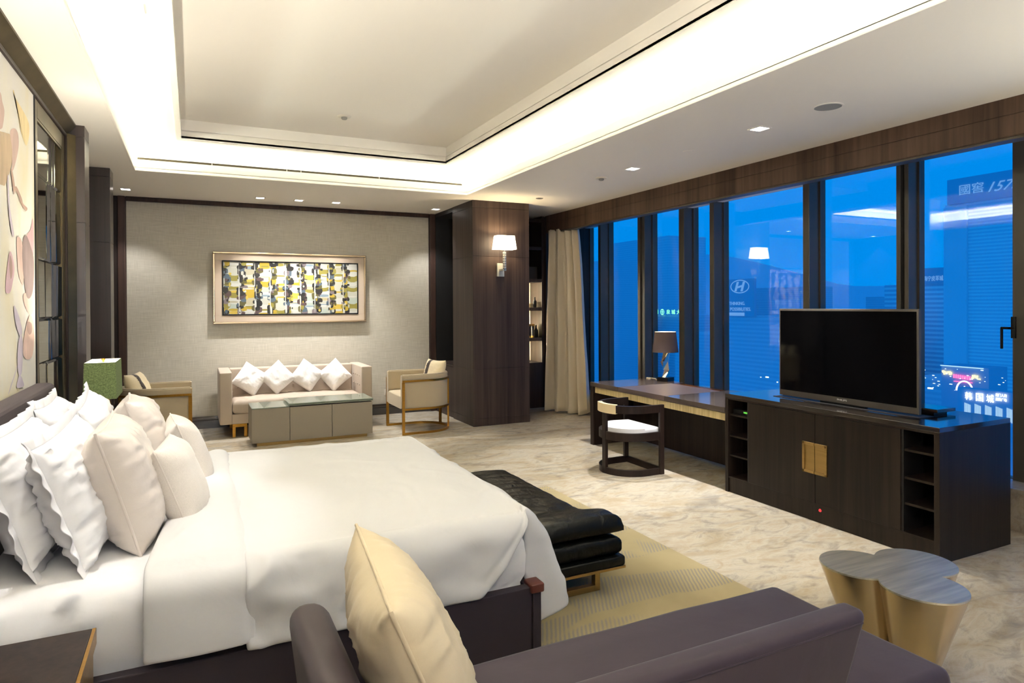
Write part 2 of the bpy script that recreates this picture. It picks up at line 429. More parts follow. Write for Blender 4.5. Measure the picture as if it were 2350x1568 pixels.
# bronze surround of the bed wall
b = B()
def loft_x(b, pts, y0, y1):      # section given as (x,z), extruded along y
    n = len(pts)
    a = [b.verts.new((x, y0, z)) for x, z in pts]; c = [b.verts.new((x, y1, z)) for x, z in pts]
    for i in range(n): b.faces.new((a[i], a[(i+1) % n], c[(i+1) % n], c[i]))
    b.faces.new(a[::-1]); b.faces.new(c)
loft_x(b, [(XL, 3.075), (-.9, 3.075), (-.835, 3.15), (-.835, ZC), (XL, ZC)], 1.0, 6.27)
def loft_z(b, pts, z0, z1):
    n = len(pts)
    a = [b.verts.new((x, y, z0)) for x, y in pts]; c = [b.verts.new((x, y, z1)) for x, y in pts]
    for i in range(n): b.faces.new((a[i], a[(i+1) % n], c[(i+1) % n], c[i]))
    b.faces.new(a[::-1]); b.faces.new(c)
loft_z(b, [(XL, 6.2), (-.9, 6.2), (-.838, 6.268), (XL, 6.268)], 0, 3.08)
struct('trim_5', b, M['bronze'])
b = B()
bx(b, XL, -.885, 1.0, 6.2, 3.045, 3.075, .01); bx(b, XL, -.885, 6.165, 6.2, 0, 3.05, .01)
struct('trim_6', b, M['wenge'])

# flower mural panel
t = thing('mural_panel', 'cream wall panel painted with large mauve and tan flower petals above the headboard', 'artwork', (-.9, 3.75, .1))
def mural_mat():
    m, nt, p = new_mat('mural_ground')
    n = N(nt, 'ShaderNodeTexNoise', Scale=1.2, Detail=3.0, Distortion=.6); nt.links.new(coords(nt, (1, 1.8, .6)), n.inputs['Vector'])
    nt.links.new(ramp(nt, n.outputs['Fac'], [(.35, L(224, 220, 216)), (.55, L(226, 221, 208)), (.72, L(224, 212, 176))]), p.inputs['Base Color'])
    p.inputs['Roughness'].default_value = .75
    return m
b = B(); bx(b, -.955, -.9, 2.44, 5.06, .1, 3.045); obj('panel', b, mural_mat(), t)
for y in (2.425, 5.06):
    b = B(); bx(b, -.955, -.893, y, y+.015, .1, 3.045); obj('edge_strip', b, M['black_inside'], t)
def wash(name, c):
    m, nt, p = new_mat(name)
    n = N(nt, 'ShaderNodeTexNoise', Scale=4.0, Detail=3.0, Distortion=.5); nt.links.new(coords(nt, (1, 2, .8)), n.inputs['Vector'])
    lo = tuple(x*.86 for x in c[:3])+(1,); hi = tuple(min(1, x*1.12) for x in c[:3])+(1,)
    nt.links.new(ramp(nt, n.outputs['Fac'], [(.3, lo), (.7, hi)]), p.inputs['Base Color']); p.inputs['Roughness'].default_value = .75
    return m
washes = [wash('petal_wash', L(*c)) for c in ((196, 172, 142), (204, 176, 164), (148, 128, 126), (200, 164, 166), (212, 178, 186), (222, 190, 176), (206, 194, 206), (178, 148, 138), (190, 160, 142), (232, 210, 160))]
def mural_pt(px, py):            # tracing of the mural, taken off the wall plane x = -.9
    d = r3*((px-1175)/F)-u3*((py-CY)/F)+f3
    k = -.9/d.x
    return (k*d.y, CH+k*d.z)
PET = [  # (colour, scale/offset of the tracing sheet, outline)
 (9, 0, [(100, 30), (100, 60), (205, 260), (190, 420), (150, 330), (125, 200)]),
 (0, 0, [(-60, 300), (0, 318), (40, 330), (75, 350), (90, 450), (80, 560), (40, 690), (15, 705), (-60, 640)]),
 (1, 0, [(70, 320), (105, 298), (128, 340), (131, 430), (110, 540), (85, 600), (84, 450)]),
 (1, 0, [(-50, 0), (0, 40), (12, 100), (28, 170), (20, 260), (5, 300), (-50, 280)]),
 (3, 0, [(190, 1070), (215, 1030), (236, 950), (240, 1200), (215, 1150)]),
 (4, 0, [(70, 1180), (100, 1300), (85, 1420), (70, 1475), (50, 1485), (35, 1460), (45, 1320)]),
 (7, 0, [(68, 1210), (84, 1260), (86, 1340), (72, 1380), (62, 1280)]),
 (5, 0, [(120, 1080), (155, 1120), (165, 1300), (162, 1425), (130, 1350), (118, 1200)]),
 (5, 1, [(240, 110), (345, 100), (346, 250), (325, 320), (290, 312), (245, 220)]),
 (2, 0, [(165, 1090), (185, 1068), (215, 1140), (240, 1250), (236, 1440), (212, 1517), (185, 1500), (165, 1350), (155, 1200)]),
 (5, 1, [(302, 325), (338, 400), (346, 560), (325, 750), (268, 785), (235, 740), (230, 640), (260, 450)]),
 (7, 1, [(270, 400), (318, 415), (320, 500), (295, 530), (272, 480)]),
 (6, 1, [(135, 230), (180, 320), (215, 450), (217, 520), (190, 530), (150, 400)]),
 (6, 1, [(205, 530), (225, 600), (225, 800), (212, 930), (185, 940), (170, 800), (180, 620)]),
 (6, 1, [(195, 945), (225, 1000), (235, 1060), (165, 1075), (175, 990)]),
 (8, 0, [(72, 600), (82, 600), (100, 710), (96, 770), (88, 740)]),
 (8, 0, [(96, 735), (112, 716), (150, 800), (160, 840), (190, 870), (180, 890), (150, 850), (120, 770)]),
 (6, 0, [(46, 650), (54, 650), (62, 850), (92, 1050), (82, 1070), (62, 960), (50, 800)]),
 (6, 1, [(166, 850), (172, 850), (88, 1112), (80, 1116)]),
]
b = B()
for k, (c, sheet, poly) in enumerate(PET):
    P = []
    for x, y in poly:
        q = mural_pt(x*.3189, 200+y*.3189) if sheet == 0 else mural_pt(x*.2232, 650+y*.2232)
        P.append(q)
    # smooth closed outline through the traced points
    n = len(P); out = []
    for i in range(n):
        p0, p1, p2, p3 = P[i-1], P[i], P[(i+1) % n], P[(i+2) % n]
        for s in range(5):
            u = s/5
            out.append(tuple(.5*((2*p1[j])+(-p0[j]+p2[j])*u+(2*p0[j]-5*p1[j]+4*p2[j]-p3[j])*u*u+(-p0[j]+3*p1[j]-3*p2[j]+p3[j])*u**3) for j in (0, 1)))
    out = [(min(y, 5.058), max(.12, min(z, 3.04))) for y, z in out]
    quad(b, [(-.8985+.0002*k, y, z) for y, z in out], c)
obj('painted_petals', b, washes, t, smooth=False)

# bevelled mirror panel beside the mural
t = thing('mirror_panel', 'tall bronze framed panel of small mirror tiles beside the flower mural', 'mirror', (-.9, 5.65, .1))
b = B()
for y0, y1, z0, z1 in ((5.075, 5.17, .1, 3.045), (6.06, 6.165, .1, 3.045), (5.17, 6.06, 2.93, 3.045), (5.17, 6.06, .1, .5)):
    bx(b, -.96, -.9, y0, y1, z0, z1, .003, 1)
for y0, y1, z0, z1 in ((5.17, 5.185, .5, 2.93), (6.045, 6.06, .5, 2.93), (5.17, 6.06, 2.915, 2.93)):
    bx(b, -.96, -.903, y0, y1, z0, z1)
obj('frame', b, M['bronze'], t)
b = B(); rr = random.Random(3)
rows = [.5, .95, 1.32, 1.62, 2.02, 2.57, 2.915]
for ri, (z0, z1) in enumerate(zip(rows, rows[1:])):
    ys = [5.185, 5.42+.05*(ri % 3), 5.62+.06*(ri % 2), 5.84-.03*(ri % 3), 6.045]
    for y0, y1 in zip(ys, ys[1:]):
        m = b_ = .014; tx, tz = rr.uniform(-.006, .006), rr.uniform(-.004, .004)
        o = [(-.913, y0, z0), (-.913, y1, z0), (-.913, y1, z1), (-.913, y0, z1)]
        i = [(-.905-.4*tx-.4*tz, y0+m, z0+m), (-.905+.4*tx-.4*tz, y1-m, z0+m), (-.905+.4*tx+.4*tz, y1-m, z1-m), (-.905-.4*tx+.4*tz, y0+m, z1-m)]
        quad(b, i)
        for k in range(4): quad(b, [o[k], o[(k+1) % 4], i[(k+1) % 4], i[k]])
obj('mirror_tiles', b, M['mirror'], t, smooth=False)

# clad column with a niche behind
CX0, CX1, CY0 = 3.503, 4.388, 8.41
GZ = ((0, .1), (.104, .797), (.801, 2.381), (2.385, 3.068), (3.072, ZC))
b = B()
for z0, z1 in GZ: bx(b, CX0, CX1, CY0, 9.19, z0, z1, .0015, 1)
bx(b, CX0+.006, CX1-.006, CY0+.006, 9.184, 0, ZC)
struct('trim_7', b, M['column_wood'])
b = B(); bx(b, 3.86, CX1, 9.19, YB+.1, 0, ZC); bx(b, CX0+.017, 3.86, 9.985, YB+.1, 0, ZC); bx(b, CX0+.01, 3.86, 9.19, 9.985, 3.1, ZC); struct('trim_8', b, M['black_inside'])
t = thing('niche_cabinet', 'low dark cabinet set in the niche behind the wood column', 'cabinet', (3.6, 9.58, 0))
b = B(); bx(b, 3.52, 3.86, 9.2, 9.98, 0, .77); obj('body', b, M['column_wood'], t)
b = B(); bx(b, 3.505, 3.86, 9.195, 9.983, .775, .8, .003); obj('top', b, M['column_wood'], t)
for y0, y1 in ((9.2, 9.585), (9.59, 9.98)):
    b = B(); bx(b, 3.508, 3.52, y0, y1, .105, .765, .002); obj('door', b, M['column_wood'], t)

# ---- window side
b = B(); bx(b, 5.48, 5.56, YF, 9.8, 0, .285); struct('wall_right', b, M['sill_marble'])
b = B(); loft_x(b, [(5.46, .285), (5.46, .315), (5.5, .315), (6.5, .155), (6.5, -.1), (5.56, -.1), (5.56, .285)], YF, 9.8); struct('trim_9', b, M['sill_marble'])
b = B()
bx(b, 5.262, 5.36, YF, 9.5, 2.885, ZC); bx(b, 5.255, 5.3, YF, 9.5, 2.89, 3.04, .0015, 1); bx(b, 5.255, 5.3, YF, 9.5, 3.044, ZC, .0015, 1)
struct('trim_10', b, M['walnut'])
b = B(); bx(b, 5.275, 5.4, YF, 9.5, 2.868, 2.885); struct('trim_11', b, M['alu'])
b = B(); bx(b, 5.25, 6.37, 9.8, YB+.1, 0, 3.15); bx(b, 5.245, 5.36, 9.45, 9.82, 0, 3.15); struct('trim_12', b, M['wenge'])
b = B(); bx(b, 4.3, 5.3, 9.95, YB+.1, 0, ZC); struct('trim_13', b, M['wenge'])
posts = [(9.215, 9.29), (8.05, 8.2), (7.14, 7.25), (6.56, 6.64), (5.08, 5.165), (3.97, 4.08), (2.78, 3.075), (1.62, 1.72), (.5, .6), (-.6, -.5), (-1.75, -1.65)]
tn = 14
for i, (y0, y1) in enumerate(posts):
    b = B()
    if y1-y0 > .14 or i in (5,):                   # paired profiles with a shadow groove
        m = (y0+y1)/2
        bx(b, 6.16, XG+.08, m+.012, y1, .14, 3.15, .003, 1); bx(b, 6.18, XG+.08, y0, m-.012, .14, 3.15, .003, 1); bx(b, 6.22, XG, m-.02, m+.02, .14, 3.15)
    else:
        bx(b, 6.16, XG+.08, y0, y1, .14, 3.15, .004, 1)
    struct('trim_%d' % tn, b, M['alu']); tn += 1
edges = [(9.29, 9.8), (8.2, 9.215), (7.25, 8.05), (6.64, 7.14), (5.165, 6.56), (4.08, 5.08), (3.075, 3.97), (1.72, 2.78), (.6, 1.62), (-.5, .5), (-1.65, -.6)]
for i, (y0, y1) in enumerate(edges):
    w = struct_empty('window_%d' % (i+1), (XG, (y0+y1)/2, .17))
    b = B(); f = .018
    bx(b, XG-.03, XG+.05, y0, y0+f, .17, 3.15); bx(b, XG-.03, XG+.05, y1-f, y1, .17, 3.15)
    bx(b, XG-.03, XG+.05, y0+f, y1-f, .155, .19); bx(b, XG-.03, XG+.05, y0+f, y1-f, 3.125, 3.15)
    obj('frame', b, M['alu'], w)
    b = B(); bx(b, XG-.005, XG+.005, y0+f, y1-f, .19, 3.125); obj('pane', b, M['glass'], w, smooth=False)
    if i == 6:
        b = B(); bx(b, 6.14, 6.165, 3.045, 3.078, 1.40, 1.58, .002); bx(b, 6.1, 6.145, 3.055, 3.075, 1.475, 1.495, .003); bx(b, 6.1, 6.115, 3.06, 3.135, 1.475, 1.495, .003); bx(b, 6.1, 6.115, 3.12, 3.138, 1.31, 1.49, .003)
        obj('handle', b, M['black'], w)
b = B(); bx(b, 5.42, 6.33, 9.29, 9.8, 3.045, 3.15); struct('trim_%d' % tn, b, M['white_paint']); tn += 1
b = B(); bx(b, 5.42, 6.33, 5.165, 7.14, 3.045, 3.15); struct('trim_%d' % tn, b, M['white_paint']); tn += 1

# ------------------------------------------------------------------ pillows
def pillow_bm(w, h, t, seed=0, n=46, wr=.012, flange=0, p=3.4, pinch=.07):
    b = B(); g = {}
    def pos(u, v, s):
        f = max(0, (1-abs(u)**p)*(1-abs(v)**p))**.52
        x = w/2*u*(1-pinch*(1-v*v)*abs(u)**2.5); y = h/2*v*(1-pinch*(1-u*u)*abs(v)**2.5)
        e = max(abs(u), abs(v))
        rim = min(1, max(0, (1-e)/.05))*max(0, (e-.2))
        k = noise.noise(Vector((u*2.2+seed*7.1, v*2.2-seed*3.3, s*5)))
        # gathers run in from the seam
        ang = (v if abs(u) > abs(v) else u)
        g1 = math.sin(ang*26+seed+3*noise.noise(Vector((u*3+seed, v*3, s*3))))*noise.noise(Vector((ang*4+seed*2, s*9+seed, e)))
        q = Vector((u*1.9+seed*3.1+v*.8, v*3.1-u*.9+seed, s*4+seed))
        fold = max(0, 1-abs(noise.noise(q))/.11)*(.35+.65*abs(noise.noise(q*.6+Vector((9, 1, 2)))))
        q2 = Vector((u*4.5-v*1.5+seed, v*5.5+u*2, s*3+seed*2))
        fold2 = max(0, 1-abs(noise.noise(q2))/.12)
        z = s*(t/2*f*(1+.12*k)+wr*rim*g1*1.8+f*wr*(.9*fold+.35*fold2))
        return Vector((x, y, z))
    for s in (1, -1):
        for i in range(n+1):
            for j in range(n+1):
                u, v = -1+2*i/n, -1+2*j/n
                u = math.copysign(1-(1-abs(u))**1.25, u); v = math.copysign(1-(1-abs(v))**1.25, v)
                edge = i in (0, n) or j in (0, n)
                key = (i, j, 0 if edge else s)
                if key not in g: g[key] = b.verts.new(pos(u, v, s))
    for s in (1, -1):
        for i in range(n):
            for j in range(n):
                q = []
                for a, c in ((i, j), (i+1, j), (i+1, j+1), (i, j+1)):
                    edge = a in (0, n) or c in (0, n)
                    q.append(g[(a, c, 0 if edge else s)])
                b.faces.new(q if s > 0 else q[::-1])
    rim = [g[(i, 0, 0)].co.copy() for i in range(n)]+[g[(n, j, 0)].co.copy() for j in range(n)]+[g[(i, n, 0)].co.copy() for i in range(n, 0, -1)]+[g[(0, j, 0)].co.copy() for j in range(n, 0, -1)]
    return b, rim

def place(o, center, normal, roll=0, up=(0, 0, 1)):
    z = Vector(normal).normalized(); y = (Vector(up)-Vector(up).dot(z)*z).normalized(); x = y.cross(z)
    R = Matrix((x, y, z)).transposed() @ Matrix.Rotation(roll, 3, 'Z')
    o.matrix_world = Matrix.Translation(center) @ R.to_4x4()

def make_pillow(name, label, w, h, t, mat, center, normal, roll=0, seed=0, piping=None, pr=.006, flange=0, group=None, wr=.012, pinch=.07, cat='pillow'):
    b, rim = pillow_bm(w, h, t, seed, wr=wr, pinch=pinch)
    o = obj(name, b, mat, angle=60); tag(o, label, cat, group)
    if piping:
        b = B(); tube(b, rim, pr, 6, True); obj('piping', b, piping, o, world=False, angle=60)
    if flange:
        b = B(); n = len(rim); inn = [b.verts.new(p*.985) for p in rim]; out = []
        for k, p in enumerate(rim):
            d = Vector((p.x/(w/2), p.y/(h/2), 0)); e = max(abs(d.x), abs(d.y)); q = Vector((p.x, p.y, 0))
            sx = flange*(d.x if abs(d.x) > .93 else 0); sy = flange*(d.y if abs(d.y) > .93 else 0)
            wv = .02*noise.noise(Vector((p.x*14+seed, p.y*14, seed)))+.008*math.sin(k*.9)
            out.append(b.verts.new((p.x+sx, p.y+sy, p.z+wv)))
        for k in range(n): b.faces.new((inn[k], inn[(k+1) % n], out[(k+1) % n], out[k]))
        f = obj('flange', b, mat, o, world=False, angle=60)
        s = f.modifiers.new('thick', 'SOLIDIFY'); s.thickness = .006; s.offset = 0
        ss = f.modifiers.new('round', 'SUBSURF'); ss.levels = ss.render_levels = 1
    place(o, center, normal, roll)
    return o

# ------------------------------------------------------------------ bed
bed = thing('bed', 'king size bed with dark plum upholstered rails and tall mauve headboard', 'bed', (.35, 3.685, 0))
b = B(); bx(b, -.86, -.745, 2.62, 4.745, .08, 1.25, .035, 4); obj('headboard', b, M['mauve'], bed)
b = B(); bx(b, -.74, 1.39, 2.65, 2.70, .06, .405, .006); obj('side_rail', b, M['rail'], bed)
b = B(); bx(b, -.74, 1.39, 4.67, 4.72, .06, .405, .006); obj('side_rail', b, M['rail'], bed)
b = B(); bx(b, 1.37, 1.425, 2.70, 4.67, .06, .405, .006); obj('foot_rail', b, M['rail'], bed)
b = B(); bx(b, -.74, 1.37, 2.70, 4.67, .2, .36); obj('slatted_base', b, M['black_inside'], bed)
for y0, y1 in ((2.645, 2.705), (4.665, 4.725)):
    b = B(); bx(b, 1.393, 1.435, y0, y1, .0125, .39, .004); p_ = obj('corner_post', b, M['rail'], bed)
    b = B(); bx(b, 1.378, 1.447, y0-.012, y1+.012, .378, .42, .008, 3); c_ = obj('leather_cap', b, M['brown_leather'], p_)
    c_['label'] = 'brown leather corner cap'

def softbox(x0, x1, y0, y1, z0, z1, r, nx, ny, amp, seed):
    """soft upholstered slab: subdivided rounded box with gentle folds"""
    b = B(); bx(b, x0, x1, y0, y1, z0, z1, r, 4)
    bmesh.ops.subdivide_edges(b, edges=[e for e in b.edges if e.calc_length() > .3], cuts=nx, use_grid_fill=True)
    return b
def mattress_mesh():
    b = B()
    X0, X1, Y0, Y1, Z0, Z1 = -.74, 1.362, 2.705, 4.665, .362, .70
    prof = [(0, Z0), (-.004, Z0+.05), (.012, .45), (.016, .54), (.01, .60), (-.005, .65), (-.03, .683), (-.075, .70)]
    nx = 70
    def ring(o, z, k):
        pts = []
        def add(x, y, s): pts.append((x, y, s))
        for i in range(nx): add(X0-o+(X1-X0+2*o)*i/nx, Y0-o, 1)
        for i in range(nx): add(X1+o, Y0-o+(Y1-Y0+2*o)*i/nx, 0)
        for i in range(nx): add(X1+o-(X1-X0+2*o)*i/nx, Y1+o, 1)
        for i in range(nx): add(X0-o, Y1+o-(Y1-Y0+2*o)*i/nx, 0)
        out = []
        for x, y, s in pts:
            w = noise.noise(Vector((x*3.0+z*4, y*3.0, z*6)))*.016+noise.noise(Vector((x*9, y*9, z*14)))*.006+.020*max(0, 1-abs(noise.noise(Vector((x*2.6+z*7, y*2, z*9-x*1.5))))/.13)*(1 if s else .2)
            if k in (0, len(prof)-1): w *= .3
            if x > .1: w *= max(0, 1-(x-.1)/.15)
            c = Vector((x-.35, y-3.685, 0)).normalized()
            out.append(b.verts.new((x, y-w*2.2 if s else y, z+w*.8)))
        return out
    R = [ring(o, z, k) for k, (o, z) in enumerate(prof)]
    n = 4*nx
    for A, C in zip(R, R[1:]):
        for i in range(n): b.faces.new((A[i], A[(i+1) % n], C[(i+1) % n], C[i]))
    b.faces.new(R[-1]); b.faces.new(R[0][::-1])
    return b
o = obj('mattress', mattress_mesh(), M['linen'], angle=80, loc=(.3, 3.685, .362)); tag(o, 'thick mattress under a white sheet with soft folds on its side', 'mattress')

# duvet
DZ, DY0, DY1, DX1 = .745, 2.735, 4.63, 1.40
def duvet_point(x, s, x0):
    """s: signed distance across the bed from the near edge (negative hangs over the near side)"""
    Wd = DY1-DY0; R = .10
    def side(a):         # a = length past the edge: rounded shoulder, then a drop leaning slightly out
        if a < R*PI/2: th = a/R; return R*math.sin(th), R*(1-math.cos(th))
        d = a-R*PI/2; return R+.05*d, R+d*.985
    if s < 0: oy, dz = side(-s); y = DY0-oy
    elif s > Wd: oy, dz = side(s-Wd); y = DY1+oy
    else: y, dz = DY0+s, 0
    return y, dz
def foot(a):
    if a <= 0: return 0, 0
    return .235*math.sin(PI/2*min(1, a/.58))**.85, a-.05*(1-math.exp(-a/.05))
def ridge(p, w=.12):
    return max(0, 1-abs(noise.noise(p))/w)
def crease(x, y, z, k=0):
    v = noise.noise(Vector((x*1.4+3, y*1.6, z*1.2)))*.016
    v += .010*noise.noise(Vector((x*4.5+2*y, y*3.0-2*x, z*4+1)))
    r = noise.noise(Vector((x*3.1-y*2.0, y*4.4+x*1.5+z*5, z*3+7)))
    q = ridge(Vector((x*2.3-y*1.2+.6, y*2.6+x*1.1, z*3)), .10)*ridge(Vector((x*1.1+4, y*1.3, 2)), .45)
    v += (.022 if z < .74 else .007)*q
    v += .018*max(0, .35-abs(r))/.35*(.25 if z > .7 else .9)*noise.noise(Vector((x*1.7, y*1.3, 4)))
    return v
def duvet_mesh():
    b = B(); Wd = DY1-DY0
    nu, nv = 90, 110; V = {}
    for i in range(nu+1):
        x = .17+(DX1+.56-.17)*i/nu
        for j in range(nv+1):
            a = x-DX1
            if a > 0: x_keep = True
            s_over = .40
            # near-side hem rises into the foot corner
            lim = s_over*min(1, max(0, (DX1-x)/.26))**.55 if a <= 0 else foot(a)[0]+.01
            s = -lim+(Wd+2*lim)*j/nv
            y, dz = duvet_point(x, s, 0)
            ox, fz = foot(a)
            px = min(x, DX1)+ox; z = DZ-dz-fz
            if a > 0 and (s < 0 or s > Wd):            # the corner folds back behind the post
                k_ = -s if s < 0 else s-Wd
                px -= k_; z = DZ-fz-.22*k_; dz = 0; y = (DY0-.02*math.sin(min(1, k_/.06)*PI/2)) if s < 0 else (DY1+.02)
            if dz > 0: px -= .10*dz*max(0, 1-abs(x-DX1)/.3)
            t = crease(px, y, z)
            hem = (lim-abs(s if s < 0 else s-Wd)) if (s < 0 or s > Wd) and lim > .1 else 9
            t -= .007*math.exp(-((hem-.065)/.012)**2)
            if dz > .03 or fz > .03: t += .024*noise.noise(Vector((px*5+y*3+z*2, y*5-z*6, z*7)))+.010*max(0, .25-abs(noise.noise(Vector((px*4.2-z*3, y*4, z*5+px*2)))))*6*noise.noise(Vector((px*2, y*2, 9)))
            n = Vector((0, 0, 1)) if dz == 0 and fz == 0 else (Vector((0, -1 if s < 0 else 1, .25)) if fz == 0 else Vector((1, 0, .25)))
            sag = -.02*(abs((y-(DY0+DY1)/2)/(Wd/2))**4) if dz == 0 and fz == 0 else 0
            puff = .028*math.sin(PI*min(1, max(0, (y-DY0)/Wd)))**.5 if fz == 0 and dz == 0 else 0
            V[i, j] = b.verts.new(Vector((px, y, z+sag+puff*min(1, max(0, (DX1-x)/.5+.25))))+n*t)
    for i in range(nu):
        for j in range(nv): b.faces.new((V[i, j], V[i+1, j], V[i+1, j+1], V[i, j+1]))
    return b
dv = obj('duvet', duvet_mesh(), M['linen_smooth'], angle=80, loc=(.8, 3.685, .70)); tag(dv, 'wide white duvet draped over the bed and hanging past the foot', 'duvet')
md = dv.modifiers.new('thick', 'SOLIDIFY'); md.thickness = .028; md.offset = -1
md = dv.modifiers.new('round', 'SUBSURF'); md.levels = md.render_levels = 1
def fold_mesh():
    b = B(); Wd = DY1-DY0; nu, nv = 22, 110; V = {}
    for i in range(nu+1):
        for j in range(nv+1):
            s = -.36+(Wd+.76)*j/nv; f = j/nv
            x0 = -.17+.22*min(1, max(0, s/Wd)); x1 = .205
            u = i/nu; x = x0+(x1-x0)*u
            y, dz = duvet_point(x, s, 0); z = DZ-dz
            prof = .052*math.sin(PI*min(1, .04+u*1.02))**.45-.02*(1-u)   # rounded roll at the turned edge
            t = crease(x+1.3, y, z)*.9
            n = Vector((0, 0, 1)) if dz == 0 else Vector((0, -1 if s < 0 else 1, .2))
            sag = -.02*(abs((y-(DY0+DY1)/2)/(Wd/2))**4) if dz == 0 else -.02
            V[i, j] = b.verts.new(Vector((x, y, z+sag+.012))+n*(t*.6+prof*.8+.006))
    for i in range(nu):
        for j in range(nv): b.faces.new((V[i, j], V[i+1, j], V[i+1, j+1], V[i, j+1]))
    return b
fo = obj('turned_back_edge', fold_mesh(), M['linen_smooth'], dv, angle=80)
md = fo.modifiers.new('thick', 'SOLIDIFY'); md.thickness = .022; md.offset = -1
md = fo.modifiers.new('round', 'SUBSURF'); md.levels = md.render_levels = 1

gp = 'pillows propped against the headboard'
SH = (.74, .50)
make_pillow('sham_pillow', 'white flanged pillow against the headboard, nearest the dark nightstand', *SH, .19, M['linen'], (-.60, 3.28, .965), (1, -.05, .36), 0, 1, flange=.05, group=gp, wr=.022)
make_pillow('sham_pillow', 'white flanged pillow standing between another white one and the near champagne pillow', *SH, .19, M['linen'], (-.43, 3.25, .955), (1, -.06, .34), .03, 2, flange=.05, group=gp, wr=.022)
make_pillow('sham_pillow', 'white flanged pillow against the far end of the headboard', *SH, .19, M['linen'], (-.61, 4.15, .965), (1, .04, .36), -.03, 3, flange=.05, group=gp, wr=.022)
make_pillow('sham_pillow', 'white flanged pillow just below the green lamp shade', *SH, .19, M['linen'], (-.45, 4.17, .965), (1, .04, .34), .04, 4, flange=.05, group=gp, wr=.022)
make_pillow('satin_pillow', 'near champagne satin pillow with a corded seam standing on the bed', .55, .53, .25, M['satin'], (-.265, 3.27, .955), (1, -.02, .30), .02, 5, M['satin'], group='champagne satin pillows', wr=.014)
make_pillow('satin_pillow', 'champagne satin pillow standing behind, in front of the tan armchair', .55, .53, .25, M['satin'], (-.245, 4.08, .955), (1, .05, .30), -.03, 6, M['satin'], group='champagne satin pillows', wr=.014)
make_pillow('plush_cushion', 'small pale plush cushion nearest the duvet fold', .42, .40, .18, M['boucle'], (-.06, 3.36, .895), (1, -.12, .38), .0, 7, M['boucle'], .004, group='small plush cushions on the bed', wr=.003)
make_pillow('plush_cushion', 'small pale plush cushion behind the other plush one on the bed', .42, .40, .18, M['boucle'], (-.03, 4.02, .90), (1, .1, .38), .0, 8, M['boucle'], .004, group='small plush cushions on the bed', wr=.003)

# ------------------------------------------------------------------ nightstands and green lamp
def nightstand(label, x0, x1, y0, y1):
    t = thing('nightstand', label, 'nightstand', ((x0+x1)/2, (y0+y1)/2, 0), group='nightstands beside the bed')
    b = B(); bx(b, x0, x1-.012, y0, y1, .565, .605, .003); obj('top', b, M['wenge'], t)
    b = B(); bx(b, x1-.012, x1, y0, y1, .55, .6055, .002); bx(b, x1-.03, x1-.01, y0+.01, y1-.002, .08, .55, .002); obj('metal_edge', b, M['gold'], t)
    b = B(); bx(b, x0, x1-.03, y0+.01, y1-.01, .08, .565, .003); obj('body', b, M['wenge'], t)
    for k in (0, 1):
        b = B(); bx(b, x1-.03, x1-.016, y0+.03, y1-.03, .1+.23*k, .31+.23*k, .003); d = obj('drawer', b, M['cream'], t)
        b = B(); bx(b, x1-.016, x1-.006, (y0+y1)/2-.05, (y0+y1)/2+.05, .2+.23*k, .212+.23*k, .002); obj('handle', b, M['gold'], d)
    b = B(); bx(b, x0+.03, x1-.05, y0+.04, y1-.04, 0, .08); obj('plinth', b, M['black_inside'], t)
    return t
nightstand('dark nightstand with a brass edge at the near side of the bed', -.86, -.303, 1.98, 2.625)
nightstand('nightstand on the far side of the bed under the green lamp', -.86, -.35, 4.80, 5.62)
t = thing('telephone', 'small dark glossy handset at the very edge of the near nightstand top', 'telephone', (-.575, 2.50, .606))
b = B(); bx(b, -.66, -.562, 2.40, 2.58, .606, .632, .01, 3); obj('body', b, M['black'], t)
b = B(); bx(b, -.60, -.566, 2.41, 2.575, .632, .655, .01, 3); obj('handset', b, M['black'], t)

LX, LY = -.553, 5.245
t = thing('table_lamp', 'bedside lamp with a green box shade and faceted amber base', 'lamp', (LX, LY, .605))
b = B(); bx(b, LX-.07, LX+.07, LY-.09, LY+.09, .605, .625, .004); obj('base', b, M['gold'], t)
b = B()
lathe(b, (LX, LY, .625), [(.0, 0), (.07, 0), (.09, .14), (.085, .28), (.045, .42), (.03, .45), (0, .45)], 7); obj('stem', b, M['amber_crystal'], t, smooth=False)
def box_shade(b, w0, d0, w1, d1, z0, z1, t=.004):
    o = [(-w0/2, -d0/2), (w0/2, -d0/2), (w0/2, d0/2), (-w0/2, d0/2)]; u = [(-w1/2, -d1/2), (w1/2, -d1/2), (w1/2, d1/2), (-w1/2, d1/2)]
    for k in range(4):
        a, c = o[k], o[(k+1) % 4]; e, f = u[k], u[(k+1) % 4]
        quad(b, [(LX+a[0], LY+a[1], z0), (LX+c[0], LY+c[1], z0), (LX+f[0], LY+f[1], z1), (LX+e[0], LY+e[1], z1)])
        s = .975
        quad(b, [(LX+a[0]*s, LY+a[1]*s, z0), (LX+e[0]*s, LY+e[1]*s, z1), (LX+f[0]*s, LY+f[1]*s, z1), (LX+c[0]*s, LY+c[1]*s, z0)], 1)
        for z, P, Q in ((z0, a, c), (z1, e, f)):
            quad(b, [(LX+P[0], LY+P[1], z), (LX+Q[0], LY+Q[1], z), (LX+Q[0]*s, LY+Q[1]*s, z), (LX+P[0]*s, LY+P[1]*s, z)])
b = B(); box_shade(b, .19, .40, .178, .38, 1.09, 1.332); obj('lamp_shade', b, [M['shade_green'], M['shade_in']], t, smooth=False)
b = B(); bx(b, LX-.085, LX+.085, LY-.185, LY+.185, 1.318, 1.321); obj('diffuser', b, emission('diffuser_glow', (1, .93, .78, 1), 7), t)
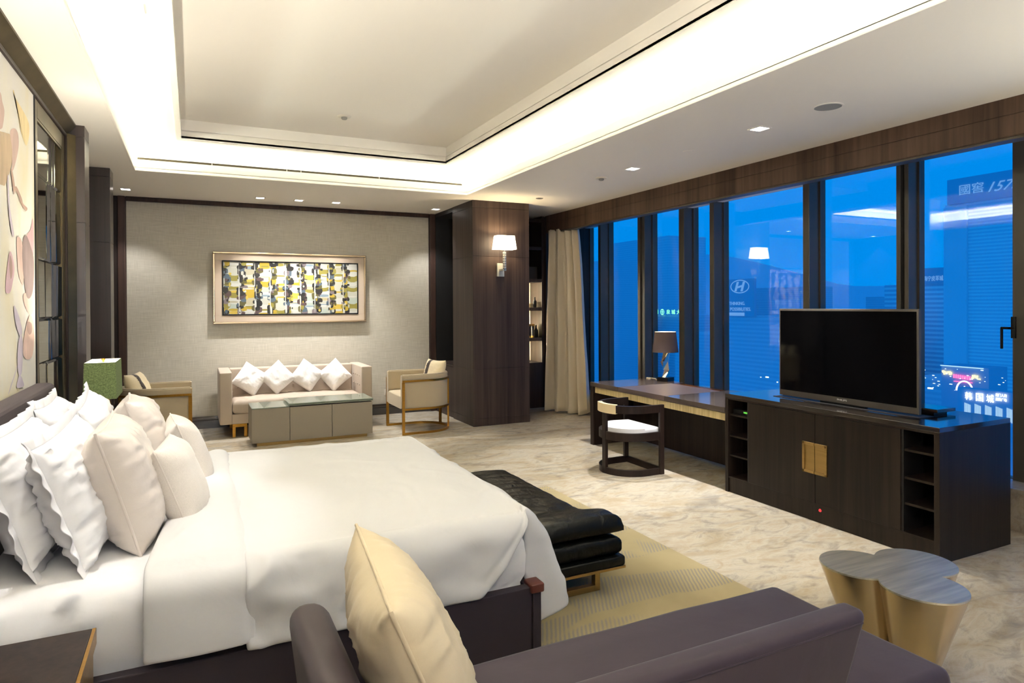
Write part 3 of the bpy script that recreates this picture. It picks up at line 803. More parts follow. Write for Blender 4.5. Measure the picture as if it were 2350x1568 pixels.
b = B(); cyl(b, (LX, LY, 1.07), .008, .008, .265, 10); lathe(b, (LX, LY, 1.335), [(0, 0), (.012, 0), (.012, .012), (0, .014)], 10); obj('finial', b, M['gold'], t)

# ------------------------------------------------------------------ rug, bench
b = B(); bx(b, .2, 2.955, .9, 5.32, 0, .012, .004); o = obj('rug', b, M['rug'], loc=(1.6, 3.1, 0)); tag(o, 'tan rug with grey striped patches under the bed and bench', 'rug')
RZ = .012
bench = thing('bench', 'black leather bench on brass legs at the foot of the bed', 'bench', (1.98, 3.95, RZ))
BX0, BX1, BY0, BY1 = 1.72, 2.26, 3.13, 4.76
b = B(); bx(b, BX0, BX1, BY0, BY1, .178, .235, .014, 3); obj('seat_base', b, M['leather'], bench)
b = B(); bx(b, BX0, BX1, BY0+.002, BY1-.002, .162, .178, .002); obj('brass_rail', b, M['gold_satin'], bench)
def cushion(x0, x1, y0, y1, z0, z1, r, crown, seed, nx=24, ny=60, squash=0):
    b = B(); V = {}
    zc = (z0+z1)/2; hz = (z1-z0)/2
    for s in (1, -1):
        for i in range(nx+1):
            for j in range(ny+1):
                u, v = -1+2*i/nx, -1+2*j/ny
                u = math.sin(u*PI/2); v = math.copysign(1-(1-abs(v))**1.6, v)
                x = (x0+x1)/2+u*(x1-x0)/2; y = (y0+y1)/2+v*(y1-y0)/2
                dx = min(x-x0, x1-x)/r; dy = min(y-y0, y1-y)/r
                fx = math.sqrt(max(0, 1-(1-min(1, dx))**2)); fy = math.sqrt(max(0, 1-(1-min(1, dy))**2))
                f = .35+.65*min(fx, fy)
                z = hz*f+crown*(1-u*u)*(1-v**6)
                z += .007*noise.noise(Vector((x*6, y*14+x*5, seed)))*(1-u**4)+.006*noise.noise(Vector((x*20, y*9, seed+s)))
                edge = i in (0, nx) or j in (0, ny)
                V[i, j, s] = b.verts.new((x, y, zc+s*z))
    for s in (1, -1):
        for i in range(nx):
            for j in range(ny):
                q = [V[i, j, s], V[i+1, j, s], V[i+1, j+1, s], V[i, j+1, s]]; b.faces.new(q if s > 0 else q[::-1])
    for i in range(nx):
        for j in (0, ny): b.faces.new((V[i, j, 1], V[i+1, j, 1], V[i+1, j, -1], V[i, j, -1]))
    for j in range(ny):
        for i in (0, nx): b.faces.new((V[i, j, 1], V[i, j+1, 1], V[i, j+1, -1], V[i, j, -1]))
    return b
o = obj('seat_cushion', cushion(BX0+.01, BX1-.015, BY0+.02, BY1-.01, .238, .345, .04, .012, 1), M['leather'], bench, angle=60)
def top_pad():
    b = B(); V = {}; nx, ny = 24, 70
    x0, x1, y0, y1 = BX0+.005, BX1-.015, BY0+.015, BY1-.005
    for s in (1, -1):
        for i in range(nx+1):
            for j in range(ny+1):
                u = math.sin((-1+2*i/nx)*PI/2); v = j/ny; v = v**1.1
                x = (x0+x1)/2+u*(x1-x0)/2; y = y0+v*(y1-y0)
                d = min(x-x0, x1-x, (y-y0), (y1-y)); f = math.sqrt(max(0, 1-(1-min(1, d/.04))**2))
                hump = .5+.5*math.cos(PI*min(1, max(0, (y-y0-.10)/.40)))       # the pad swells at the near end
                mid = .368+.030*hump-.002; hz = (.018+.030*hump)*(.4+.6*f)
                lo = .345+.022*hump; 
                z = (lo+2*.0+hz*2) if s > 0 else lo+ (0.012*(1-f))
                wr = .010*noise.noise(Vector((x*5+y*2, y*24, 3)))*(1-u**4)*(1-.5*hump)+.006*noise.noise(Vector((x*16, y*16, 5)))
                V[i, j, s] = b.verts.new((x+ (.012*hump*u), y, z+(wr if s > 0 else 0)+(.012*(1-u*u) if s > 0 else 0)))
    for s in (1, -1):
        for i in range(nx):
            for j in range(ny):
                q = [V[i, j, s], V[i+1, j, s], V[i+1, j+1, s], V[i, j+1, s]]; b.faces.new(q if s > 0 else q[::-1])
    for i in range(nx):
        for j in (0, ny): b.faces.new((V[i, j, 1], V[i+1, j, 1], V[i+1, j, -1], V[i, j, -1]))
    for j in range(ny):
        for i in (0, nx): b.faces.new((V[i, j, 1], V[i, j+1, 1], V[i, j+1, -1], V[i, j, -1]))
    return b
obj('top_pad', top_pad(), M['leather'], bench, angle=60)
for y in (3.235, 4.625):
    b = B()
    bx(b, BX0+.08, BX0+.115, y, y+.04, RZ, .162, .002); bx(b, BX1-.145, BX1-.11, y, y+.04, RZ, .162, .002); bx(b, BX0+.115, BX1-.145, y, y+.035, RZ, RZ+.035, .002)
    obj('leg', b, M['gold_satin'], bench)

# ------------------------------------------------------------------ chaise in the foreground
ch = thing('chaise', 'plum satin chaise longue with a low back in the foreground', 'chaise longue', (1.35, 1.77, RZ))
b = B(); bx(b, .38, 2.39, 1.37, 2.165, .10, .415, .04, 4)
bmesh.ops.subdivide_edges(b, edges=[e for e in b.edges if e.calc_length() > .5], cuts=6, use_grid_fill=True)
for v in b.verts:
    if v.co.z > .40: v.co.z += .012*(1-((v.co.x-1.38)/1.02)**2)+.004*noise.noise(v.co*6)
obj('seat', b, M['plum'], ch, angle=50)
def slab(sec_lo, sec_hi, z0, z1, n=10, r=.03):
    """leaning upholstered slab between a bottom and a top rectangle (x0,x1,y0,y1) with a rounded top"""
    b = B(); t = bmesh.new(); bmesh.ops.create_cube(t, size=1)
    for v in t.verts:
        s = sec_hi if v.co.z > 0 else sec_lo
        v.co = Vector((s[0] if v.co.x < 0 else s[1], s[2] if v.co.y < 0 else s[3], z1 if v.co.z > 0 else z0))
    bmesh.ops.bevel(t, geom=t.edges[:], offset=r, segments=5, affect='EDGES', profile=.5)
    merge(b, t); return b
obj('backrest', slab((.40, 1.80, 1.372, 1.52), (.32, 1.945, 1.372, 1.475), .40, .715, r=.032), M['plum'], ch, angle=50)
b = B()
tube(b, [(.36, 1.3735, .684), (1.905, 1.3735, .684)], .0035, 6); obj('piping', b, M['plum'], ch)
b = slab((.32, .50, 1.42, 2.16), (.255, .375, 1.42, 2.165), .20, .765, r=.055); obj('headrest', b, M['taupe_dark'] if False else M['mauve'], ch, angle=50)
for x in (.5, 2.25):
    for y in (1.45, 2.08):
        b = B(); cyl(b, (x, y, RZ), .018, .026, .10, 16); obj('leg', b, M['wenge'], ch)
make_pillow('throw_pillow', 'large gold satin pillow with a corded seam on the plum chaise', .62, .62, .25, M['satin_gold'], (.56, 1.80, .70), (1, -.10, .42), .02, 11, M['satin_gold'], .006, cat='pillow', wr=.013)

# ------------------------------------------------------------------ drum table
dt = thing('drum_table', 'low brushed brass table of three merged tapering drums beside the chaise', 'side table', (2.95, 1.95, 0))
DC = [(2.857, 2.079), (3.119, 1.972), (2.883, 1.789)]
cm = (sum(c[0] for c in DC)/3, sum(c[1] for c in DC)/3)
M['drum_top'] = brushed('brushed_top', L(230, 222, 204), .42, (3, 40, 3), .12)
M['drum_side'] = brushed('brushed_side', L(214, 198, 174), .24, (2, 2, 2), .05)
for k, (x, y) in enumerate(DC):
    b = B(); n = 64; rt, rb = .172, .075; bxx, byy = cm[0]+(x-cm[0])*.62, cm[1]+(y-cm[1])*.62
    hi = [b.verts.new((x+rt*math.cos(2*PI*i/n), y+rt*math.sin(2*PI*i/n), .444)) for i in range(n)]
    lo = [b.verts.new((bxx+rb*math.cos(2*PI*i/n), byy+rb*math.sin(2*PI*i/n), 0)) for i in range(n)]
    for i in range(n): b.faces.new((lo[i], lo[(i+1) % n], hi[(i+1) % n], hi[i]))
    b.faces.new(lo[::-1]); b.faces.new(hi)
    obj('drum', b, M['drum_side'], dt)
# one trefoil top: outline of the union of the three circles
out = []
for k, (x, y) in enumerate(DC):
    a0 = math.atan2(y-cm[1], x-cm[0])
    for i in range(181):
        a = a0-PI+2*PI*i/180; p = (x+.173*math.cos(a), y+.173*math.sin(a))
        if all(math.hypot(p[0]-q[0], p[1]-q[1]) >= .1729 for m, q in enumerate(DC) if m != k): out.append((math.atan2(p[1]-cm[1], p[0]-cm[0]), p))
out.sort()
b = B(); prism(b, [p for a, p in out], .444, .452); obj('table_top', b, M['drum_top'], dt, angle=25)

# ------------------------------------------------------------------ seating group
sofa = thing('sofa', 'taupe leather sofa with square arms under the abstract painting', 'sofa', (1.285, 9.55, 0))
SX0, SX1, SY0, SY1 = .30, 2.27, 9.16, 9.97
b = B(); bx(b, SX0+.03, SX1-.03, SY0+.02, SY1-.02, .17, .30, .01); obj('base', b, M['sofa'], sofa)
for x0, x1, s in ((SX0, SX0+.15, 1), (SX1-.15, SX1, -1)):
    b = B(); bx(b, x0, x1, SY0, SY1, .17, .845, .018, 3)
    xi = x1 if s > 0 else x0
    for r in range(2):
        for c in range(5):
            lathe(b, (0, 0, 0), [(0, 0)], 3) if False else None
    for r in range(2):
        for c in range(5):
            y = SY0+.12+c*.13; z = .58+r*.13
            t = bmesh.new(); bmesh.ops.create_uvsphere(t, u_segments=10, v_segments=6, radius=.012); merge(b, t, 0, Matrix.Translation((xi, y, z)))
    obj('arm', b, M['sofa'], sofa)
b = B(); bx(b, SX0+.15, SX1-.15, SY1-.19, SY1, .30, .838, .02, 3)
for r in range(2):
    for c in range(11):
        t = bmesh.new(); bmesh.ops.create_uvsphere(t, u_segments=10, v_segments=6, radius=.012); merge(b, t, 0, Matrix.Translation((SX0+.25+c*.147, SY1-.19, .58+r*.13)))
obj('backrest', b, M['sofa'], sofa)
b = cushion(SX0+.153, SX1-.153, SY0-.01, SY1-.19, .30, .475, .05, .018, 4, 60, 24)
for v in b.verts:          # stitched channels
    if v.co.z > .44:
        v.co.z -= .007*max(abs(math.cos((v.co.x-SX0)*PI/.147))-.9, 0)*10*.6
obj('seat_cushion', b, M['sofa'], sofa, angle=60)
for x in (SX0+.15, SX1-.33):
    b = B(); bx(b, x, x+.18, SY0+.02, SY0+.06, .13, .17, .003); bx(b, x, x+.04, SY0+.02, SY0+.06, 0, .13, .003); bx(b, x+.14, x+.18, SY0+.02, SY0+.06, 0, .13, .003); obj('leg', b, M['gold'], sofa)
    b = B(); bx(b, x, x+.04, SY1-.1, SY1-.06, 0, .17, .003); obj('leg', b, M['gold'], sofa)
for k, (x, z, w) in enumerate(((.70, .70, 'first from the lamp side'), (1.055, .705, 'second from the lamp side'), (1.45, .71, 'third from the lamp side'), (1.835, .70, 'nearest the column'))):
    make_pillow('sofa_pillow', 'white plush pillow standing on its corner on the sofa, '+w, .36, .36, .19, M['plush'], (x, 9.625-.012*(k % 2), z), ((.08, -.1, .05, -.05)[k], -1, .34), PI/4+(.14, -.05, .10, -.10)[k], 20+k, group='white pillows on the sofa', wr=.006, pinch=.05)

# painting
pt = thing('painting', 'wide abstract painting of yellow and white strokes in a champagne frame', 'painting', (1.32, YB, 1.95))
PX0, PX1, PZ0, PZ1 = .25, 2.39, 1.45, 2.465
def ring_frame(b, x0, x1, z0, z1, w, y0, y1, bev=.003):
    bx(b, x0, x1, y0, y1, z1-w, z1, bev); bx(b, x0, x1, y0, y1, z0, z0+w, bev); bx(b, x0, x0+w, y0, y1, z0+w, z1-w, bev); bx(b, x1-w, x1, y0, y1, z0+w, z1-w, bev)
M['champagne'] = plain('champagne_frame', L(206, 182, 150), .22, .85)
M['champagne_flat'] = plain('champagne_mat', L(200, 180, 158), .5, .1)
b = B(); ring_frame(b, PX0, PX1, PZ0, PZ1, .028, YB-.07, YB-.002, .008); obj('frame', b, M['champagne'], pt)
b = B(); ring_frame(b, PX0+.028, PX1-.028, PZ0+.028, PZ1-.028, .092, YB-.05, YB-.002, .002); obj('inner_frame', b, M['champagne_flat'], pt)
b = B(); ring_frame(b, PX0+.12, PX1-.12, PZ0+.12, PZ1-.12, .016, YB-.058, YB-.002, .001); obj('black_fillet', b, M['black'], pt)
CXA, CXB, CZA, CZB = PX0+.136, PX1-.136, PZ0+.136, PZ1-.136
pal = [(176, 174, 158), (188, 186, 176), (166, 158, 132), (172, 146, 46), (190, 162, 66), (136, 126, 56), (92, 86, 46), (44, 41, 36), (32, 31, 30), (126, 142, 150), (78, 92, 102), (84, 66, 64), (116, 104, 104), (164, 172, 158)]
pmats = [plain('paint_stroke', L(*c), .45) for c in pal]
b = B(); rg = random.Random(12)
bx(b, CXA, CXB, YB-.045, YB-.003, CZA, CZB)
def stroke(x, z, w, h, c, k):
    y = YB-.0455-.00002*k; P = []
    n = 10
    ph = rg.uniform(0, 9)
    for i in range(n):
        a = 2*PI*i/n; e = (abs(math.cos(a))**4+abs(math.sin(a))**4)**-.25
        q = 1+.18*noise.noise(Vector((i*1.3, ph, 0)))
        P.append((min(CXB-.001, max(CXA+.001, x+w/2*math.cos(a)*e*q)), y, min(CZB-.001, max(CZA+.001, z+h/2*math.sin(a)*e*q))))
    quad(b, P, c)
k = 0; W = (CXB-CXA); nc = 9; cw = W/nc
for c in range(nc):
    x = CXA+cw*c
    for r in range(9):            # pale broad column: white, cream and yellow slabs
        z = CZA+(CZB-CZA)*(r+.5)/9
        stroke(x+cw*.66, z+rg.uniform(-.02, .02), cw*.75, .115, rg.choice([0, 1, 0, 2, 1, 3, 13, 4, 3, 5, 0]), k); k += 1
    for r in range(8):
        stroke(x+cw*.66+rg.uniform(-.02, .02), rg.uniform(CZA, CZB), cw*.66, rg.uniform(.015, .05), rg.choice([1, 0, 2, 4, 1, 9, 5, 3]), k); k += 1
    for r in range(24):           # ragged dark column
        stroke(x+cw*.14+rg.uniform(-.035, .035), CZA+(CZB-CZA)*(r+rg.random())/24, rg.uniform(.05, .11), rg.uniform(.04, .10), rg.choice([6, 7, 8, 11, 12, 5, 10, 6, 7, 8, 7, 3]), k); k += 1
    for r in range(16):
        stroke(x+cw*.14+rg.uniform(-.06, .07), rg.uniform(CZA, CZB), rg.uniform(.012, .04), rg.uniform(.02, .06), rg.choice([1, 0, 8, 4, 11, 10, 7, 6]), k); k += 1
    stroke(x-.004, (CZA+CZB)/2, .012, CZB-CZA, 1, k); k += 1
    for r in range(7):
        stroke(x+rg.uniform(-.008, .012), rg.uniform(CZA, CZB), .02, rg.uniform(.05, .14), rg.choice([1, 0, 7]), k); k += 1
obj('canvas', b, pmats, pt, smooth=False)

# armchairs
def dpath(w, d, off=0, n=24):
    """D-shaped plan path: opening at -x, round back at +x; centred on y"""
    r = w/2+off; xs = -d/2; xc = d/2-w/2
    P = [(xs, -r)]+[(xs+(xc-xs)*k/4, -r) for k in range(1, 4)]
    P += [(xc+r*math.sin(a), -r*math.cos(a)) for a in [PI*k/n for k in range(n+1)]]
    P += [(xc-(xc-xs)*k/4, r) for k in range(1, 4)]+[(xs, r)]
    return P
def band(b, po, pi, z0, z1, bev=0):
    n = len(po)
    A = [[b.verts.new((x, y, z)) for x, y in P] for P, z in ((po, z0), (po, z1), (pi, z1), (pi, z0))]
    for q in range(4):
        for i in range(n-1): b.faces.new((A[q][i], A[q][i+1], A[(q+1) % 4][i+1], A[(q+1) % 4][i]))
    b.faces.new([A[q][0] for q in range(4)]); b.faces.new([A[q][-1] for q in range(3, -1, -1)])
AW, AD = .78, .76
def make_armchair(label, loc, rotz):
    t = thing('armchair', label, 'armchair', loc, rotz, 'tub armchairs with brass frames')
    b = B(); band(b, dpath(AW, AD, -.012), dpath(AW, AD, -.085), .345, .785)
    es = [e for e in b.edges if all(abs(v.co.z-.785) < 1e-5 for v in e.verts) and len(e.link_faces) == 2 and abs(e.link_faces[0].normal.z-e.link_faces[1].normal.z) > .3]
    bmesh.ops.recalc_face_normals(b, faces=b.faces[:])
    es = [e for e in b.edges if all(abs(v.co.z-.785) < 1e-5 for v in e.verts) and len(e.link_faces) == 2 and abs(e.link_faces[0].normal.z-e.link_faces[1].normal.z) > .3]
    bmesh.ops.bevel(b, geom=es, offset=.012, segments=3, affect='EDGES')
    obj('shell', b, M['taupe'], t, world=False)
    P = dpath(AW, AD, -.09); b = B(); prism(b, P, .335, .515, b=.035, seg=4); obj('seat', b, M['taupe'], t, world=False)
    b = B(); band(b, dpath(AW, AD, .004), dpath(AW, AD, -.014), .69, .716); obj('top_band', b, M['gold'], t, world=False)
    b = B(); band(b, dpath(AW, AD, .004), dpath(AW, AD, -.03), .318, .345); obj('lower_band', b, M['gold'], t, world=False)
    b = B(); band(b, dpath(AW, AD, .004), dpath(AW, AD, -.022), 0, .03); obj('floor_band', b, M['gold'], t, world=False)
    P = dpath(AW, AD, -.002)
    for x, y, a in ((-AD/2+.014, -AW/2, 0), (-AD/2+.014, AW/2, 0), (AD/2-AW/2+.385*math.sin(PI*.36), -.385*math.cos(PI*.36), PI*.36), (AD/2-AW/2+.385*math.sin(PI*.36), .385*math.cos(PI*.36), -PI*.36)):
        b = B(); tt = bmesh.new(); bmesh.ops.create_cube(tt, size=1)
        MM = Matrix.Translation((x, y, .345)) @ Matrix.Rotation(a, 4, 'Z') @ Matrix.Diagonal((.036, .022, .69, 1)); merge(b, tt, 0, MM); obj('leg', b, M['gold'], t, world=False)
    return t
ac = make_armchair('tan tub armchair with brass frame in front of the wood column', (2.83, 8.68, 0), 0)
dup(ac, 'tan tub armchair with brass frame behind the bed pillows, beside the green lamp', (-.40, 8.62, 0), (0, 0, PI))
def striped_pillow(label, center, normal, seed, roll=0):
    o = make_pillow('striped_pillow', label, .43, .43, .17, M['cream_cloth'], center, normal, roll, seed, group='cream pillows with a dark stripe', wr=.004)
    b, rim = pillow_bm(.434, .434, .176, seed, n=48, wr=.004)
    dele = [f for f in b.faces if not (-.115 < f.calc_center_median().x+.012*noise.noise(f.calc_center_median()*40) < -.045)]
    bmesh.ops.delete(b, geom=dele, context='FACES')
    s = obj('dark_stripe', b, M['brown_fur'], o, world=False, angle=60)
    return o
M['cream_cloth'] = fabric('cream_cloth', L(222, 206, 172), .8, 500, .15)
M['brown_fur'] = fabric('brown_fur', L(52, 38, 30), .95, 160, .9, .3, .3)
striped_pillow('cream pillow with a dark fur stripe on the armchair by the column', (3.00, 8.62, .735), (-1, -.25, .25), 31)
striped_pillow('cream pillow with a dark fur stripe on the armchair behind the green lamp', (-.56, 8.62, .735), (1, -.30, .40), 32)

# coffee table
ct = thing('coffee_table', 'long taupe block coffee table with green glass tops before the sofa', 'coffee table', (1.36, 8.67, 0))
TX0, TX1, TY0, TY1 = .625, 2.085, 8.41, 8.94
b = B(); bx(b, TX0+.06, TX1-.06, TY0+.05, TY1-.05, 0, .045); obj('plinth', b, M['gold_satin'], ct)
for x0, x1 in ((TX0, 1.06), (1.064, 1.57), (1.574, TX1)):
    b = B(); bx(b, x0, x1, TY0, TY1, .045, .455, .003); obj('body_panel', b, M['taupe_dark'], ct)
b = B(); bx(b, TX0, 1.06, TY0, TY1, .456, .468, .002); obj('glass_top', b, M['table_glass'], ct)
b = B(); bx(b, 1.05, TX1+.01, TY0-.004, TY1+.004, .470, .482, .002); bx(b, 1.05, TX1+.01, TY0-.004, TY1+.004, .486, .50, .002); obj('glass_top', b, M['table_glass'], ct)
b = B(); bx(b, 2.675, 2.755, YB-.012, YB, .30, .385, .004); bx(b, 2.69, 2.74, YB-.035, YB-.012, .31, .35, .006); o = obj('wall_socket', b, M['ivory'], loc=(2.715, YB, .34)); tag(o, 'ivory wall socket with a plug above the baseboard', 'socket')

# ------------------------------------------------------------------ sconce, shelves, curtain
SXc, SYw = 3.92, CY0
sc = thing('wall_sconce', 'lit wall sconce with a white box shade on the wood column', 'lamp', (SXc, SYw, 2.3))
b = B()
zs0, zs1 = 2.475, 2.665
def tap(b, cx, cy, w0, d0, w1, d1, z0, z1):
    o = [(-w0/2, -d0/2), (w0/2, -d0/2), (w0/2, d0/2), (-w0/2, d0/2)]; u = [(-w1/2, -d1/2), (w1/2, -d1/2), (w1/2, d1/2), (-w1/2, d1/2)]
    for k in range(4):
        a, c, e, f = o[k], o[(k+1) % 4], u[k], u[(k+1) % 4]
        quad(b, [(cx+a[0], cy+a[1], z0), (cx+c[0], cy+c[1], z0), (cx+f[0], cy+f[1], z1), (cx+e[0], cy+e[1], z1)])
tap(b, SXc, SYw-.15, .30, .17, .255, .14, zs0, zs1)
M['lit_shade'] = emission('lit_shade', (1, .84, .56, 1), 10)
obj('lamp_shade', b, M['lit_shade'], sc, smooth=False)
b = B(); bx(b, SXc-.055, SXc+.055, SYw-.03, SYw, 2.10, 2.29, .004); obj('back_plate', b, M['crystal'], sc)
b = B()
for k in range(7): cyl(b, (SXc, SYw-.15, 2.21+k*.034), .024, .024, .028, 20)
bx(b, SXc-.03, SXc+.03, SYw-.15, SYw-.03, 2.175, 2.205, .004)
obj('crystal_stem', b, M['crystal'], sc)
b = B(); cyl(b, (SXc, SYw-.15, 2.19), .006, .006, .30, 10); 
for k in range(8): cyl(b, (SXc, SYw-.15, 2.204+k*.034), .0255, .0255, .005, 20)
obj('rod', b, M['steel'], sc)

sh = thing('display_shelf', 'tall dark shelf unit with lit compartments behind the curtain', 'shelf', (4.83, 9.72, 0))
HX0, HX1, HY0, HY1 = 4.395, 5.243, 9.5, 9.94
b = B(); bx(b, HX0, HX1, HY0, HY1, 0, .745, .003); obj('base_cabinet', b, M['wenge'], sh)
b = B(); bx(b, HX0, HX1, HY1-.02, HY1, .745, 3.16); obj('back_panel', b, M['wenge'], sh)
b = B(); bx(b, HX0, HX0+.03, HY0, HY1-.02, .745, 3.16); obj('side_panel', b, M['wenge'], sh)
b = B(); bx(b, 5.19, HX1, HY0, HY1-.02, .745, 3.16); obj('side_panel', b, M['wenge'], sh)
for z in (1.10, 1.60, 2.07, 2.60, 3.06):
    b = B(); bx(b, HX0+.03, 5.19, HY0+.005, HY1-.02, z, z+.055, .002); obj('shelf_board', b, M['wenge'], sh)
M['lit_back'] = plain('lit_shelf_back', L(222, 206, 168), .4)
for z0, z1 in ((.75, 1.10), (1.155, 1.60), (1.655, 2.07)):
    b = B(); bx(b, HX0+.032, 5.188, HY1-.028, HY1-.021, z0, z1-.002); obj('back_lining', b, M['lit_back'], sh)
M['led'] = emission('led_strip', (1, .9, .68, 1), 260)
for z0, z1 in ((.76, 1.09), (1.165, 1.59), (1.665, 2.06)):
    b = B(); bx(b, 4.955, 4.963, HY0+.20, HY0+.208, z0, z1); obj('led_strip', b, M['led'], sh)
def bottle(label, x, y, z, s=1):
    b = B(); lathe(b, (0, 0, 0), [(0, 0), (.028*s, 0), (.03*s, .01), (.03*s, .10*s), (.012*s, .13*s), (.012*s, .17*s), (0, .17*s)], 16)
    o = obj('bottle', b, M['black'], world=False); o.location = (x, y, z); tag(o, label, 'bottle')
bottle('small black bottle on the topmost lit shelf', 5.12, 9.62, 1.655); bottle('dark bottle on the middle lit shelf', 5.14, 9.62, 1.155, 1.2)
b = B(); bx(b, 4.98, 5.07, 9.58, 9.70, 1.656, 1.72, .004); o = obj('wooden_box', b, M['straw'], loc=(5.02, 9.64, 1.656)); tag(o, 'straw coloured box on the topmost lit shelf', 'box')
for k in range(3):
    b = B(); P = [(0, .026), (.02, .026), (.03, .018), (.10, .020), (.19, .028), (.215, .034), (.225, .02)]
    lathe(b, (0, 0, 0), [(0, 0)]+[(r, z) for z, r in P]+[(0, .225)], 12)
    for f in b.faces:
        z = f.calc_center_median().z; f.material_index = 1 if (z > .19 or z < .03 or int(z*40) % 3 == 0) else 0
    o = obj('figurine', b, [M['black'], M['gold']], world=False); o.location = (4.955+.062*k, 9.60+.01*k, 1.155); tag(o, 'black and gold figurine on the middle lit shelf, in a row of three', 'figurine', 'gold banded figurines')
b = B(); bx(b, 4.97, 5.16, 9.60, 9.80, 2.126, 2.33, .004); o = obj('decor_box', b, M['black_inside'], loc=(5.06, 9.7, 2.126)); tag(o, 'dark box on the unlit shelf above the lit ones', 'box')

def curtain_mesh():
    b = B(); nu, nv = 150, 40; V = {}
    for j in range(nv+1):
        v = j/nv; z = 2.905-(2.905-.012)*v
        # top and bottom runs of the gathered cloth
        tA, tB = Vector((5.20, 9.28)), Vector((5.42, 8.72)); cA, cB = Vector((5.08, 9.26)), Vector((5.435, 8.40))
        e = v**.8; A = tA.lerp(cA, e); Bp = tB.lerp(cB, e); d = (Bp-A); nrm = Vector((-d.y, d.x)).normalized()
        for i in range(nu+1):
            u = i/nu
            amp = .05+.04*v
            f = amp*math.sin(u*2*PI*4.5+1.2*math.sin(u*7)+.6*v)+.014*math.sin(u*2*PI*11+2.5*math.sin(u*5)+v)+.03*noise.noise(Vector((u*7, v*1.8, 3)))+.008*noise.noise(Vector((u*20, v*6, 5)))
            p = A+d*(u+.006*math.sin(v*9+u*20))+nrm*f
            zz = z
            if v > .96: zz += .02*max(0, noise.noise(Vector((u*14, 3, 1)))); p += nrm*.03*(v-.96)/.04*noise.noise(Vector((u*11, 8, 1)))
            if u > .85: zz += .05*v*(u-.85)/.15
            V[i, j] = b.verts.new((min(p.x, 5.452), p.y, zz))
    for i in range(nu):
        for j in range(nv): b.faces.new((V[i, j], V[i+1, j], V[i+1, j+1], V[i, j+1]))
    return b
o = obj('curtain', curtain_mesh(), M['curtain'], angle=80, loc=(5.3, 9, 0)); tag(o, 'full length champagne silk curtain gathered at the end of the windows', 'curtain')
md = o.modifiers.new('thick', 'SOLIDIFY'); md.thickness = .004

# ------------------------------------------------------------------ desk, lamp, chair
dk = thing('desk', 'long dark desk with a stone top built against the television cabinet', 'desk', (4.8, 5.6, 0))
KX0, KX1, KY0, KY1 = 4.335, 5.28, 4.485, 6.72
for y0, y1 in ((KY0, 5.33), (6.148, KY1)):
    b = B(); bx(b, KX0, KX1, y0, y1, .708, .758, .003); obj('stone_top', b, M['stone_top'], dk)
b = B(); bx(b, KX0, 5.10, 5.334, 6.144, .708, .7585, .003); obj('leather_inlay', b, fabric('desk_leather', L(88, 74, 70), .4, 400, .08), dk)
b = B(); bx(b, 5.105, KX1, 5.334, 6.144, .708, .757); obj('back_strip', b, M['wenge_h'], dk)
b = B()
for x in (5.12, 5.15, 5.18): bx(b, x, x+.012, 5.36, 6.12, .757, .7595)
obj('copper_inlay', b, brushed('copper', L(214, 140, 84), .2, (4, 4, 4), .05), dk)
b = B(); bx(b, KX0, KX1, KY1-.065, KY1, 0, .708, .002); obj('end_panel', b, M['wenge'], dk)
b = B(); bx(b, 4.93, 4.96, KY0, KY1-.065, .03, .708); obj('modesty_panel', b, M['wenge'], dk)
for y0, y1 in ((KY0, 5.33), (5.334, 6.144), (6.148, KY1-.067)):
    b = B(); bx(b, KX0+.025, KX0+.045, y0, y1, .632, .70, .002); obj('drawer', b, M['straw'], dk)
b = B(); bx(b, KX0+.045, 4.93, KY0, KY1-.067, .632, .70); obj('drawer_box', b, M['wenge'], dk)

DLX, DLY = 5.20, 6.37
dl = thing('desk_lamp', 'desk lamp with a mauve drum shade and twisted chrome base', 'lamp', (DLX, DLY, .758))
b = B(); tt = bmesh.new(); bmesh.ops.create_cube(tt, size=1); merge(b, tt, 0, Matrix.Translation((DLX, DLY, .781)) @ Matrix.Rotation(.35, 4, 'Z') @ Matrix.Diagonal((.15, .15, .046, 1))); obj('base', b, M['black'], dl)
b = B()
for k, (z0, z1, dx0, dx1, tw) in enumerate(((.804, .90, 0, .02, .2), (.90, 1.0, .03, -.015, .9), (.985, 1.115, -.01, .012, 1.5))):
    lo, hi = [], []
    for i in range(4):
        a = PI/4+PI/2*i+tw; r = .048+.008*(k % 2)
        lo.append(b.verts.new((DLX+dx0*.7-.02*(k == 1)+r*math.cos(a), DLY-dx0*.6+r*.7*math.sin(a), z0)))
        hi.append(b.verts.new((DLX+dx1+r*.9*math.cos(a+.6), DLY-dx1*.6+r*.8*math.sin(a+.6), z1)))
    for i in range(4): b.faces.new((lo[i], lo[(i+1) % 4], hi[(i+1) % 4], hi[i]))
    b.faces.new(lo[::-1]); b.faces.new(hi)
obj('stem', b, M['steel'], dl, smooth=False)
b = B(); n = 48
lathe(b, (DLX, DLY, 0), [(.157, 1.112), (.128, 1.36)], n); lathe(b, (DLX, DLY, 0), [(.126, 1.36), (.155, 1.112)], n, 1); lathe(b, (DLX, DLY, 0), [(.128, 1.36), (.126, 1.36)], n); lathe(b, (DLX, DLY, 0), [(.157, 1.112), (.155, 1.112)], n)
obj('lamp_shade', b, [M['shade_grey'], M['shade_in']], dl)
b = B(); t_ = bmesh.new(); bmesh.ops.create_uvsphere(t_, u_segments=16, v_segments=10, radius=.03); merge(b, t_, 0, Matrix.Translation((DLX, DLY, 1.22))); obj('bulb', b, emission('bulb_glow', (1, .85, .6, 1), 60), dl)
b = B()
for a in (0, 2*PI/3, 4*PI/3): tube(b, [(DLX, DLY, 1.30), (DLX+.128*math.cos(a), DLY+.128*math.sin(a), 1.335)], .002, 5)
